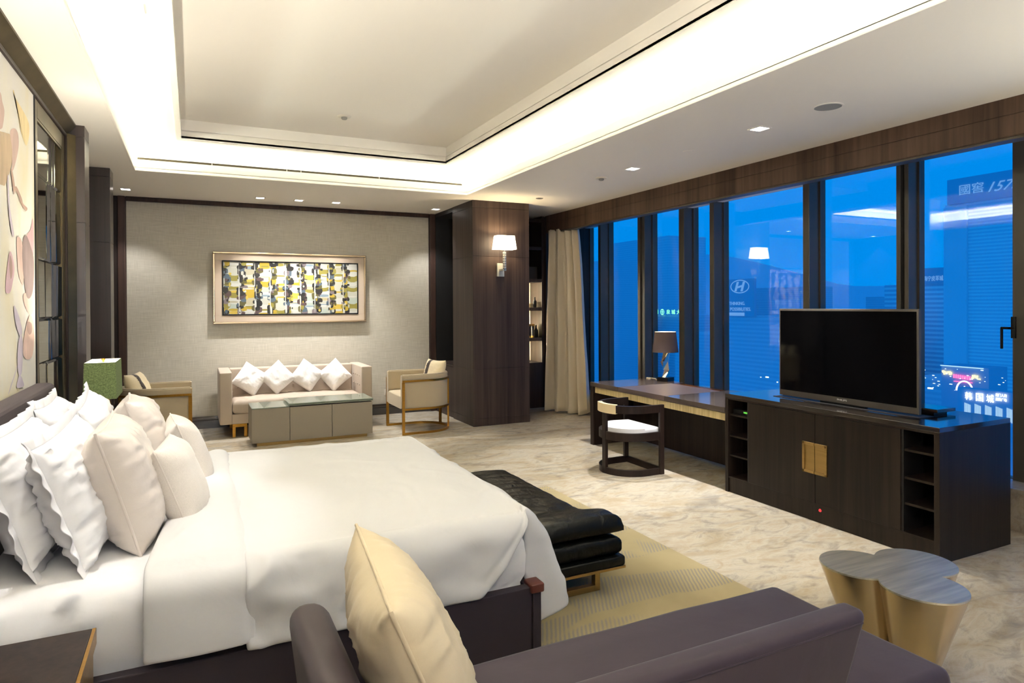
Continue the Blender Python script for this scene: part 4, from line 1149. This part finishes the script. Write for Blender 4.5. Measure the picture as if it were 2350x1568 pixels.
cyl(b, (DLX, DLY, 1.10), .006, .006, .26, 8); obj('harp', b, M['steel'], dl)
b = B(); tube(b, [(5.16, 6.45, .764), (5.19, 6.55, .762), (5.25, 6.62, .762), (5.22, 6.70, .762)], .003, 6); bx(b, 5.16, 5.20, 6.66, 6.70, .7585, .772, .003); o = obj('lamp_cord', b, M['ivory'], loc=(5.2, 6.6, .759)); tag(o, 'thin pale cord lying on the desk behind the lamp', 'cord')

chd = thing('desk_chair', 'dark wood barrel chair with a white seat pulled up to the desk', 'chair', (3.99, 5.51, 0))
def dchair(off=0, n=30, back=.0):
    r = .305+off; xc = 4.02
    return [(4.215, 5.51-r)]+[(xc-r*math.sin(a), 5.51-r*math.cos(a)) for a in [PI*k/n for k in range(n+1)]]+[(4.215, 5.51+r)]
b = B(); band(b, dchair(0), dchair(-.03), 0, .062); bx(b, 4.195, 4.225, 5.235, 5.785, 0, .062, .002); obj('floor_ring', b, M['chair_wood'], chd)
b = B(); band(b, dchair(0), dchair(-.03), .345, .425); bx(b, 4.195, 4.225, 5.235, 5.785, .345, .425, .002); obj('seat_ring', b, M['chair_wood'], chd)
b = B(); band(b, dchair(.004), dchair(-.026), .62, .695); obj('top_rail', b, M['chair_wood'], chd)
P = dchair(-.034); b = B(); prism(b, P, .36, .465, b=.03, seg=4)
obj('seat', b, M['white_seat'], chd)
full = dchair(.012, 30); inn = dchair(-.034, 30)
b = B(); band(b, full[11:22], inn[11:22], .612, .703)
for v in b.verts: pass
obj('back_pad', b, M['cream'], chd)
for x, y, dx, dy in ((4.20, 5.212, .05, .03), (4.20, 5.808, .05, .03)):
    b = B(); bx(b, x-dx/2, x+dx/2, y-dy/2, y+dy/2, 0, .695, .002); obj('leg', b, M['chair_wood'], chd)
for a in (PI*.5,):
    b = B(); tt = bmesh.new(); bmesh.ops.create_cube(tt, size=1); x, y = 4.02-.292*math.sin(a), 5.51-.292*math.cos(a)
    merge(b, tt, 0, Matrix.Translation((x, y, .345)) @ Matrix.Rotation(PI/2-a if False else -(a-PI/2), 4, 'Z') @ Matrix.Diagonal((.032, .055, .69, 1))); obj('leg', b, M['chair_wood'], chd)

# ------------------------------------------------------------------ television cabinet
tc = thing('tv_cabinet', 'long dark wood cabinet holding the raised television', 'cabinet', (4.74, 3.53, 0))
QX0, QX1, QY0, QY1 = 4.335, 5.15, 2.583, 4.48
b = B(); bx(b, QX0, QX1, QY0, QY1, .855, .888, .002); obj('top', b, M['wenge_h'], tc)
b = B(); bx(b, QX0, QX1, QY0, QY0+.036, 0, .855, .002); obj('side_panel', b, M['cabinet_wood'], tc)
b = B(); bx(b, QX0, QX1, QY1-.036, QY1, 0, .855, .002); obj('side_panel', b, M['cabinet_wood'], tc)
b = B(); bx(b, QX1-.02, QX1-.002, QY0+.036, QY1-.036, .01, .855); obj('back_panel', b, M['cabinet_wood'], tc)
b = B(); bx(b, QX0+.012, QX0+.03, QY0+.036, QY1-.036, 0, .128, .002); bx(b, QX0+.004, QX1-.02, QY0+.036, QY1-.036, .128, .142); obj('plinth', b, M['cabinet_wood'], tc)
b = B(); bx(b, QX0+.40, QX0+.42, QY0+.036, QY1-.036, .142, .855); bx(b, QX0+.01, QX0+.40, 2.828, 2.842, .142, .855); bx(b, QX0+.01, QX0+.40, 4.21, 4.224, .142, .855); obj('divider', b, M['black_inside'], tc)
b = B(); bx(b, QX0+.004, QX0+.03, QY0+.036, QY1-.036, .838, .855); obj('top_rail', b, M['cabinet_wood'], tc)
for z in (.325, .50, .69):
    b = B(); bx(b, QX0+.02, QX0+.40, QY0+.036, 2.828, z, z+.016, .001); obj('shelf', b, M['cabinet_wood'], tc)
    b = B(); bx(b, QX0+.02, QX0+.40, 4.224, QY1-.036, z, z+.016, .001); obj('shelf', b, M['cabinet_wood'], tc)
def door(y0, y1, hy0, hy1):
    b = B(); bx(b, QX0+.002, QX0+.024, y0, y1, .143, .836, .0015); d = obj('door', b, M['cabinet_wood'], tc)
    b = B(); z0, z1 = .372, .612
    bx(b, QX0-.0015, QX0+.004, hy0, hy1, z0, z1)
    for a, c, e, f in ((hy0, hy1, z1-.022, z1), (hy0, hy1, z0, z0+.022), ((hy1-.022) if hy1 > 3.6 else hy0, hy1 if hy1 > 3.6 else hy0+.022, z0, z1)):
        bx(b, QX0-.009, QX0, a, c, e, f, .003)
    obj('handle', b, M['gold_satin'], d)
door(2.846, 3.526, 3.417, 3.5255); door(3.53, 4.206, 3.5305, 3.64)
b = B(); tt = bmesh.new(); bmesh.ops.create_uvsphere(tt, u_segments=14, v_segments=8, radius=.013); merge(b, tt, 0, Matrix.Translation((QX0+.014, 3.49, .098))); obj('indicator_light', b, emission('red_lamp', (1, .08, .08, 1), .7), tc)
b = B(); bx(b, QX0+.23, QX0+.40, 2.86, 4.14, .8885, .8915); obj('lift_slot', b, M['black_inside'], tc)
o = thing('lift_flap', 'black lift flap lying flat on the cabinet behind the television', 'lid', (4.9, 3.49, .892))
b = B(); bx(b, 4.80, 5.02, 2.875, 4.10, .905, .93, .003); obj('flap', b, M['wenge_h'], o)
b = B(); bx(b, 4.80, 4.96, 2.90, 4.08, .8885, .905, .002); obj('hinge_block', b, M['black'], o)
sb = thing('set_top_box', 'small black box with a green display in the cabinet shelf by the desk', 'box', (4.47, 4.33, .706))
b = B(); bx(b, QX0+.05, QX0+.25, 4.232, 4.43, .706, .752, .003); obj('body', b, M['black'], sb)
text_mesh('1003', emission('green_digits', (.2, 1, .1, 1), 1.6), facing_minus_x(QX0+.0495, 4.305, .726), .04, .014, 0, 'display', sb)

tv = thing('television', 'black flat television with a grey bezel raised from the cabinet', 'television', (4.62, 3.49, .892))
VY0, VY1, VZ0, VZ1 = 2.885, 4.105, .905, 1.655
b = B(); bx(b, 4.602, 4.635, VY0, VY1, VZ0, VZ1, .005, 3); bx(b, 4.635, 4.665, VY0+.15, VY1-.15, VZ0+.05, VZ1-.15, .008); obj('body', b, M['tv_bezel'], tv)
b = B(); bx(b, 4.6005, 4.604, VY0+.014, VY1-.014, VZ0+.05, VZ1-.018); obj('screen', b, M['tv_screen'], tv)
b = B(); bx(b, 4.61, 4.64, 3.3, 3.7, .8915, VZ0+.01); obj('mount', b, M['black'], tv)
text_mesh('PHILIPS', plain('silver_letters', L(210, 205, 200), .4), facing_minus_x(4.6012, 3.535, VZ0+.022), .085, .014, .0004, 'brand_lettering', tv)

# ------------------------------------------------------------------ ceiling fixtures
M['lens'] = emission('downlight_lens', (1, .95, .88, 1), 18)
def downlight(label, x, y, z=ZC, s=.05, square=True):
    t = thing('downlight', label, 'ceiling light', (x, y, z), group='recessed ceiling lights')
    b = B(); ring_xy(b, x, y, s+.014, s, z-.006, z+.004, square); obj('rim', b, M['white_paint'], t)
    b = B()
    if square: bx(b, x-s, x+s, y-s, y+s, z-.001, z+.001)
    else: cyl(b, (x, y, z-.001), s, s, .002, 24)
    obj('lens', b, M['lens'], t)
def ring_xy(b, x, y, ro, ri, z0, z1, square):
    if square:
        bx(b, x-ro, x+ro, y-ro, y-ri, z0, z1); bx(b, x-ro, x+ro, y+ri, y+ro, z0, z1); bx(b, x-ro, x-ri, y-ri, y+ri, z0, z1); bx(b, x+ri, x+ro, y-ri, y+ri, z0, z1)
    else:
        lathe(b, (x, y, 0), [(ri, z1), (ri, z0), (ro, z0), (ro, z1), (ri, z1)], 32)
downlight('recessed ceiling light in the corner by the bed wall', -.743, 9.42)
downlight('recessed ceiling light before the painting, nearest the bed wall of three', .828, 9.44)
downlight('recessed ceiling light before the middle of the painting', 1.33, 9.44)
downlight('recessed ceiling light before the painting, nearest the column of three', 1.838, 9.44)
downlight('recessed ceiling light beside the wood column', 3.335, 9.46)
downlight('recessed ceiling light above the television cabinet', 4.27, 4.007, s=.055)
downlight('recessed ceiling light above the desk chair', 4.277, 5.772, s=.055)
downlight('square recessed light in the bright cove above the bed pillows', -.318, 4.40, Z2, .06)
t = thing('ceiling_speaker', 'round grey ceiling speaker above the windows', 'speaker', (4.263, 3.347, ZC))
b = B(); ring_xy(b, 4.263, 3.347, .108, .095, ZC-.006, ZC+.002, False); obj('rim', b, M['white_paint'], t)
b = B(); cyl(b, (4.263, 3.347, ZC-.004), .096, .096, .004, 32); obj('grille', b, M['grey_grille'], t)
t = thing('ceiling_disc', 'plain white disc on the ceiling between the speaker and detector', 'ceiling fitting', (4.279, 4.89, ZC))
b = B(); lathe(b, (4.279, 4.89, ZC), [(0, -.008), (.045, -.008), (.052, 0), (0, 0)], 28); obj('cover', b, M['white_paint'], t)
def detector(label, x, y, z):
    t = thing('smoke_detector', label, 'smoke detector', (x, y, z), group='smoke detectors')
    b = B(); lathe(b, (x, y, z), [(0, -.012), (.062, -.012), (.07, 0), (0, 0)], 28); obj('base', b, M['ivory'], t)
    b = B(); lathe(b, (x, y, z), [(0, -.034), (.022, -.034), (.03, -.026), (.03, -.012)], 20); obj('sensor', b, M['grey_grille'], t)
detector('white smoke detector on the ceiling beside the windows', 4.254, 6.34, ZC)
detector('white smoke detector in the middle of the raised ceiling', 1.41, 6.79, Z3)
t = thing('sprinkler', 'small dark recessed sprinkler in the ceiling beside the column', 'sprinkler', (4.293, 7.913, ZC))
b = B(); ring_xy(b, 4.293, 7.913, .05, .036, ZC-.008, ZC+.002, False); obj('cover_ring', b, M['grey_grille'], t)
b = B(); cyl(b, (4.293, 7.913, ZC-.004), .036, .036, .005, 20); obj('recess', b, M['black_inside'], t)
t = thing('air_vent', 'long slot air vent in the ceiling step above the painting wall', 'vent', (1.34, OY1, 3.29))
b = B(); bx(b, OX0+.025, 3.215, OY1+.001, OY1+.02, 3.283, 3.305); obj('slot', b, M['dark_hole'], t)
b = B()
for x in (.2, 1.0, 1.16, 2.1): bx(b, x, x+.008, OY1-.003, OY1+.012, 3.283, 3.306)
bx(b, OX0+.025, 3.215, OY1-.001, OY1+.022, 3.305, 3.310)
obj('bracket', b, M['white_paint'], t)

# ------------------------------------------------------------------ the city outside
def pale(name, c): return plain(name, L(*c), .7, 0, .2)
def banded(name, c0, c1, period, axis='z'):
    m, nt, p = new_mat(name)
    w = N(nt, 'ShaderNodeTexWave', Scale=1.0, Distortion=0.0); w.bands_direction = 'Z'; w.wave_profile = 'SIN'
    k = PI/10/period*2; nt.links.new(coords(nt, (1, 1, 1)), w.inputs['Vector']); w.inputs['Scale'].default_value = k
    nt.links.new(ramp(nt, w.outputs['Fac'], [(.4, c0), (.6, c1)]), p.inputs['Base Color']); p.inputs['Roughness'].default_value = .7
    return m
C1, C2, C3 = L(222, 226, 234), L(206, 212, 224), L(250, 250, 250)  # evening haze put into the walls as near-white, low-contrast colours
def building(name, label, x, y0, y1, ztop, mat, depth=30, zb=-45, cat='building', group='city buildings outside'):
    t = thing(name, label, cat, (x+depth/2, (y0+y1)/2, zb), group=group)
    b = B(); bx(b, x, x+depth, y0, y1, zb, ztop); obj('tower_block', b, mat, t, smooth=False)
    return t
blue_panel = pale('blue_panel', (190, 200, 216)); dim = emission('pale_sign', (.16, .42, .9, 1), .7)
t = building('office_tower', 'tall striped office tower with a rooftop billboard seen through the window by the handle', 150, 50, 88.1, 23.2, banded('striped_tower', C1, C3, 1.5))
b = B(); bx(b, 149.2, 151, 50, 87.2, 23.2, 28.6); bd = obj('billboard', b, blue_panel, t)
text_mesh('國窖', dim, facing_minus_x(149.1, 84.6, 24.9), 4.8, 2.2, .05, 'sign_lettering', bd); text_mesh('1573', dim, facing_minus_x(149.1, 78.9, 24.7), 5.4, 2.0, .05, 'sign_lettering', bd, .5)
b = B(); bx(b, 149.4, 150, 83.3, 88.1, -45, 22.6); obj('core_wall', b, pale('tower_core', (232, 234, 240)), t)
t = building('office_block', 'pale block with a blue banner left of the striped tower', 220, 127, 150, 8.0, banded('banded_block', C2, C3, 3.0))
b = B(); bx(b, 219.3, 220, 128.5, 140, 8.0, 13.2); bd = obj('banner', b, blue_panel, t)
text_mesh('济南海宁皮革城', dim, facing_minus_x(219.2, 138.2, 8.9), 8.8, 1.7, .05, 'sign_lettering', bd)
vs = thing('vertical_sign', 'vertical white and pink neon sign beyond the television', 'sign', (214, 133.5, -9), group=None)
b = B(); rg = random.Random(5)
for k in range(9):
    z = 0.2-k*1.0
    for q in range(4): 
        w, h = rg.choice(((.9, .14), (.16, .6), (.7, .14), (.12, .5))); y = 133.5+rg.uniform(-.35, .35); zz = z+rg.uniform(-.3, .3); bx(b, 213.9, 214, y-w/2, y+w/2, zz-h/2, zz+h/2)
obj('neon', b, emission('neon_white_pink', (1, .72, .95, 1), 2.2), vs); b = B(); bx(b, 214.0, 214.3, 133.0, 134.0, -45, .9); obj('mast', b, blue_panel, vs)
b = B(); cyl(b, (0, 0, 0), .35, .35, .1, 16, 0, Matrix.Translation((213.9, 133.6, 1.5)) @ Matrix.Rotation(PI/2, 4, 'Y')); bx(b, 213.9, 214, 132.2, 135.0, 1.42, 1.56); obj('ring_mark', b, emission('neon_white', (.9, .95, 1, 1), 2.2), vs)
building('office_block', 'wide building with stepped roof seen between the window posts by the desk lamp', 262, 318, 345, 43.8, banded('grey_block_a', L(214, 220, 230), L(224, 228, 236), 3.2))
building('office_block', 'dark building edge seen beside the curtain reflection', 300, 380, 440, 50, banded('grey_block_b', L(210, 216, 228), L(220, 226, 234), 3.2), 40)
building('office_block', 'louvred building seen in the narrow pane beside the curtain', 200, 292, 322, 25.6, banded('louvre_block', C1, L(206, 214, 226), 2.0))
t = building('office_block', 'building carrying a dark blue car maker billboard', 182, 140, 190, -3.0, banded('grey_block_c', C2, C1, 3.0), 30)
b = B(); bx(b, 181, 182, 172.5, 189, -3.0, 10.8); bd = obj('billboard', b, blue_panel, t)
b = B(); cy_, cz_ = 179.4, 8.0; n = 48
for s in range(n):
    a, c = 2*PI*s/n, 2*PI*(s+1)/n
    quad(b, [(180.9, cy_-4.6*math.cos(a), cz_+2.5*math.sin(a)), (180.9, cy_-4.6*math.cos(c), cz_+2.5*math.sin(c)), (180.9, cy_-4.2*math.cos(c), cz_+2.15*math.sin(c)), (180.9, cy_-4.2*math.cos(a), cz_+2.15*math.sin(a))])
for o_ in (-1.9, 1.1):
    quad(b, [(180.9, cy_-(o_-.75), cz_-1.75), (180.9, cy_-(o_+.35), cz_-1.75), (180.9, cy_-(o_+1.55), cz_+1.75), (180.9, cy_-(o_+.45), cz_+1.75)])
quad(b, [(180.9, cy_+1.6, cz_-.75), (180.9, cy_-1.5, cz_-.1), (180.9, cy_-1.6, cz_+.65), (180.9, cy_+1.5, cz_+.0)])
obj('oval_emblem', b, dim, bd, smooth=False)
text_mesh('NEW THINKING.', dim, facing_minus_x(180.9, 188.5, 1.2), 11.6, 1.2, .05, 'sign_lettering', bd); text_mesh('NEW POSSIBILITIES.', dim, facing_minus_x(180.9, 188.5, -.9), 14.4, 1.2, .05, 'sign_lettering', bd)
b = B(); bx(b, 180.85, 181, 177.2, 184.5, -2.75, -1.6); obj('phone_plate', b, dim, bd)
t = building('hotel_block', 'low building with a green lit hotel sign behind the desk lamp', 241, 275, 318, -4.5, banded('grey_block_d', C2, C1, 3.0), 30)
neon_green = emission('neon_green', (.25, 1, .45, 1), 1.6)
text_mesh('Hotel', neon_green, facing_minus_x(240, 307.5, -4.0), 7.2, 2.6, .05, 'sign_lettering', t)
b = B()
for s in range(24):
    a, c = 2*PI*s/24, 2*PI*(s+1)/24
    quad(b, [(240, 296.6-1.7*math.cos(a), -2.8+1.7*math.sin(a)), (240, 296.6-1.7*math.cos(c), -2.8+1.7*math.sin(c)), (240, 296.6-1.3*math.cos(c), -2.8+1.3*math.sin(c)), (240, 296.6-1.3*math.cos(a), -2.8+1.3*math.sin(a))])
bx(b, 239.95, 240.05, 296.4, 296.8, -4.2, -1.4); bx(b, 239.95, 240.05, 295.6, 297.6, -2.9, -2.6); obj('emblem', b, neon_green, t)
text_mesh('泉 城 大 酒', neon_green, facing_minus_x(240, 293.0, -4.0), 16.0, 2.6, .05, 'sign_lettering', t)
for i, (x, y0, y1, z) in enumerate(((330, 470, 520, 20), (210, 222, 250, -12), (260, 245, 272, -10), (330, 300, 350, 4), (240, 165, 200, -16), (300, 200, 240, -8), (190, 100, 122, -20), (400, 330, 420, 14), (280, 150, 175, -6), (420, 250, 300, 6), (180, 122, 138, -22))):
    building('office_block', 'distant blue city block in the evening haze beyond the windows', x, y0, y1, z, [banded('far_block', C2, C1, 3.2), banded('far_block_b', L(216, 222, 230), C2, 3.0)][i % 2], 25)
ss = thing('shop_sign', 'white and pink lit shop sign at street level beyond the cabinet', 'sign', (110, 59, -14))
wh = emission('neon_shop_white', (.92, .95, 1, 1), 2.0)
for c_, y_ in (('韩', 61.6), ('国', 60.0), ('城', 58.5)): text_mesh(c_, wh, facing_minus_x(110, y_, -13.7), 1.05, 1.25, .03, 'sign_lettering', ss)
text_mesh('南门人的', wh, facing_minus_x(110, 57.2, -12.65), 1.5, .5, .03, 'sign_lettering', ss); text_mesh('服饰广场', wh, facing_minus_x(110, 57.2, -13.3), 1.5, .5, .03, 'sign_lettering', ss)
b = B(); bx(b, 110.2, 112, 54.5, 62.8, -45, -11.9); obj('facade', b, blue_panel, ss)
b = B(); rg = random.Random(9)
for g_ in range(5):
    for s in range(6):
        y = 61.7-g_*1.5-s*.16; bx(b, 110.1, 110.2, y, y+.03, -16.6+rg.uniform(0, .4), -14.2-.05*s)
obj('light_strings', b, emission('string_lights', (.55, .8, 1, 1), .9), ss)
NS = 126/170
ns = thing('neon_facade', 'street building with red and yellow neon letters on its front', 'building', (126, 71, -16))
def nz(z): return 1.7+(z-1.7)*NS
b = B(); bx(b, 126.2, 132, 90*NS, 101*NS, -45, nz(-14.0)); obj('facade', b, blue_panel, ns)
def dashes(y0, y1, z0, z1, n, seed):
    b = B(); r_ = random.Random(seed)
    for k in range(n):
        y = (y0+(y1-y0)*r_.random())*NS; z = nz(z0+(z1-z0)*r_.random()); bx(b, 125.9, 126, y, y+r_.uniform(.15, .45), z, z+r_.uniform(.1, .35))
    return b
obj('yellow_letters', dashes(98.2, 100.4, -16.4, -15.6, 16, 1), emission('neon_yellow', (1, .82, .3, 1), 2), ns)
obj('yellow_letters', dashes(91.6, 93.2, -16.9, -16.2, 12, 2), emission('neon_yellow_b', (1, .82, .3, 1), 2), ns)
b = B()
for k in range(8): bx(b, 125.9, 126, (97.6-k*.52)*NS, (97.9-k*.52)*NS, nz(-17.0-.03*k), nz(-16.1-.03*k))
bx(b, 125.9, 126, 93.5*NS, 97.8*NS, nz(-17.9), nz(-17.75)); obj('red_letters', b, emission('neon_red', (1, .12, .3, 1), 2), ns)
b = B(); bx(b, 125.9, 126, 91*NS, 101*NS, nz(-14.25), nz(-14.05)); obj('roof_light', b, emission('neon_edge', (.5, .8, 1, 1), 1), ns)
b = B(); tube(b, [(122, 68.4-1.35*math.cos(a), -13.9+1.75*math.sin(a)) for a in [PI*k/16 for k in range(17)]], .13, 6); o = obj('arch_light', b, emission('arch_glow', (1, .85, .95, 1), 1.8), loc=(122, 68.4, -13.9)); tag(o, 'white lit arch over the street beyond the windows', 'light')
b = B(); rg = random.Random(21)
for k in range(190):
    x = rg.uniform(120, 300); ang = math.radians(rg.uniform(46, 61)); y = x/math.tan(ang); z = rg.uniform(-38, -16)*x/170; s_ = rg.uniform(.12, .5)*x/200
    bx(b, x, x+s_, y, y+s_*rg.uniform(1, 4), z, z+s_)
for k in range(34):
    x = rg.uniform(113, 121); y = x*rg.uniform(.505, .62); z = rg.uniform(-13.6, -9.6); s_ = rg.uniform(.05, .13)
    bx(b, x, x+s_, y, y+s_*rg.uniform(1, 4), z, z+s_)
o = obj('street_lights', b, emission('street_lamp_glow', (.75, .95, 1, 1), 1.6), smooth=False); o['kind'] = 'stuff'; tag(o, 'scattered small city lights at street level outside', 'lights')
b = B(); bx(b, 40, 2500, -600, 2600, -46, -45); o = struct('ground_city', b, pale('city_ground', (240, 242, 244)))
b = B(); n = 60
P = [(a, 22+70*max(0, noise.noise(Vector((a*3.5, 1, 2)))+.45)+40*math.exp(-((a-.72)/.12)**2)) for a in [.35+1.1*k/n for k in range(n+1)]]
for (a, z), (c, w) in zip(P, P[1:]):
    R_ = 1500
    quad(b, [(R_*math.cos(PI/2-a), R_*math.sin(PI/2-a), -45), (R_*math.cos(PI/2-c), R_*math.sin(PI/2-c), -45), (R_*1.2*math.cos(PI/2-c), R_*1.2*math.sin(PI/2-c), w+20), (R_*1.2*math.cos(PI/2-a), R_*1.2*math.sin(PI/2-a), z+20)])
struct('hills', b, pale('hill_haze', (225, 230, 238)))

# ------------------------------------------------------------------ light
W = bpy.data.worlds.new('dusk'); S.world = W; W.use_nodes = True; nt = W.node_tree
bg = nt.nodes['Background']
tcw = N(nt, 'ShaderNodeTexCoord'); sp = N(nt, 'ShaderNodeSeparateXYZ'); nt.links.new(tcw.outputs['Generated'], sp.inputs[0])
mr = N(nt, 'ShaderNodeMapRange'); mr.inputs['From Min'].default_value = -.15; mr.inputs['From Max'].default_value = .7; nt.links.new(sp.outputs['Z'], mr.inputs['Value'])
rc = ramp(nt, mr.outputs['Result'], [(0, (.0, .22, .68, 1)), (.2, (.0, .28, .84, 1)), (.5, (.0, .27, .82, 1)), (1, (.01, .22, .72, 1))])
nt.links.new(rc, bg.inputs['Color']); bg.inputs['Strength'].default_value = .81

def area(name, loc, rot, sx, sy, power, col, spread=PI):
    l = bpy.data.lights.new(name, 'AREA'); l.shape = 'RECTANGLE'; l.size = sx; l.size_y = sy; l.energy = power; l.color = col; l.spread = spread
    o = bpy.data.objects.new(name, l); COL.objects.link(o); o.location = loc; o.rotation_euler = rot; return o
WARM = (.94, 1, .90)
LC = 37
ZL, TL = ZC+.108, math.radians(28)
for x, y, lx, ly, rot in ((OX0-.085, (OY0+OY1)/2, .08, OY1-OY0, (PI, TL, 0)), (OX1+.085, (OY0+OY1)/2, .08, OY1-OY0, (PI, -TL, 0)),
                          ((OX0+OX1)/2, OY0-.085, OX1-OX0, .08, (PI-TL, 0, 0)), ((OX0+OX1)/2, OY1+.085, OX1-OX0, .08, (PI+TL, 0, 0))):
    area('cove_light', (x, y, ZL-.012+(.02 if y > OY1 else 0)), rot, lx, ly, LC*max(lx, ly)/4, WARM)
def spot(name, loc, target, power, angle, blend=.5, col=(.98, .98, 1), r=.03):
    l = bpy.data.lights.new(name, 'SPOT'); l.energy = power; l.spot_size = math.radians(angle); l.spot_blend = blend; l.color = col; l.shadow_soft_size = r
    o = bpy.data.objects.new(name, l); COL.objects.link(o); o.location = loc
    o.rotation_euler = (Vector(target)-Vector(loc)).to_track_quat('-Z', 'Y').to_euler(); return o
zd = ZC-.02
spot('spot_light', (-.743, 9.42, zd), (-.72, 9.6, 0), 44, 88)
spot('spot_light', (3.335, 9.46, zd), (3.33, 9.6, 0), 44, 88)
for x in (.828, 1.33, 1.838): spot('spot_light', (x, 9.44, zd), (x, 9.42, 0), 125, 86)
spot('spot_light', (4.27, 4.007, zd), (4.15, 4.0, 0), 275, 62)
spot('spot_light', (4.277, 5.772, zd), (4.1, 5.7, 0), 275, 62)
spot('spot_light', (-.318, 4.40, Z2-.02), (-.36, 4.3, .7), 85, 40)
spot('spot_light', (-.318, 3.10, Z2-.02), (-.36, 3.2, .7), 90, 42)
spot('bed_fill_uplight', (-.60, 2.25, 1.3), (-.60, 2.27, 3), 260, 140, 1, (1, .93, .78), .06)  # unseen uplight with no lamp built, added to brighten the bed-wall ceiling
spot('green_lamp_uplight', (LX, LY, 1.325), (LX, LY+.01, 3), 125, 150, 1, (1, .93, .78), .06)
spot('unseen_uplight', (4.5, 1.1, 1.7), (4.5, 1.3, 3.1), 60, 130, 1, (1, .95, .78), .08)  # unseen lamp of assumed kind, added for the glow on the near ceiling
spot('front_fill_uplight', (.2, -1.3, 1.5), (.6, -.6, 3.3), 430, 165, 1, (.97, .98, 1), .12)  # made-up uplight behind the camera, added as general fill
for x, y in ((1.3, -1.5), (3.0, -1.5)): spot('spot_light', (x, y, zd), (x, y+.02, 0), 170, 70)  # unseen ceiling spots behind the camera, added to lift the bounce light
def point(name, loc, power, col=(1, .76, .42), r=.03):
    l = bpy.data.lights.new(name, 'POINT'); l.energy = power; l.color = col; l.shadow_soft_size = r
    o = bpy.data.objects.new(name, l); COL.objects.link(o); o.location = loc
point('sconce_bulb', (SXc, SYw-.15, 2.60), 14, r=.03)
point('desk_bulb', (DLX, DLY, 1.27), 5)
point('green_lamp_bulb', (LX, LY, 1.2), 4)

S.view_settings.view_transform = 'Standard'; S.view_settings.look = 'None'; S.view_settings.gamma = 1; S.view_settings.use_curve_mapping = False
S.view_settings.exposure = .45
cy = S.cycles
cy.max_bounces = 8; cy.diffuse_bounces = 5; cy.glossy_bounces = 4; cy.transmission_bounces = 6; cy.transparent_max_bounces = 8
cy.caustics_reflective = False; cy.caustics_refractive = False; cy.sample_clamp_indirect = 30; cy.use_denoising = True; cy.use_light_tree = True
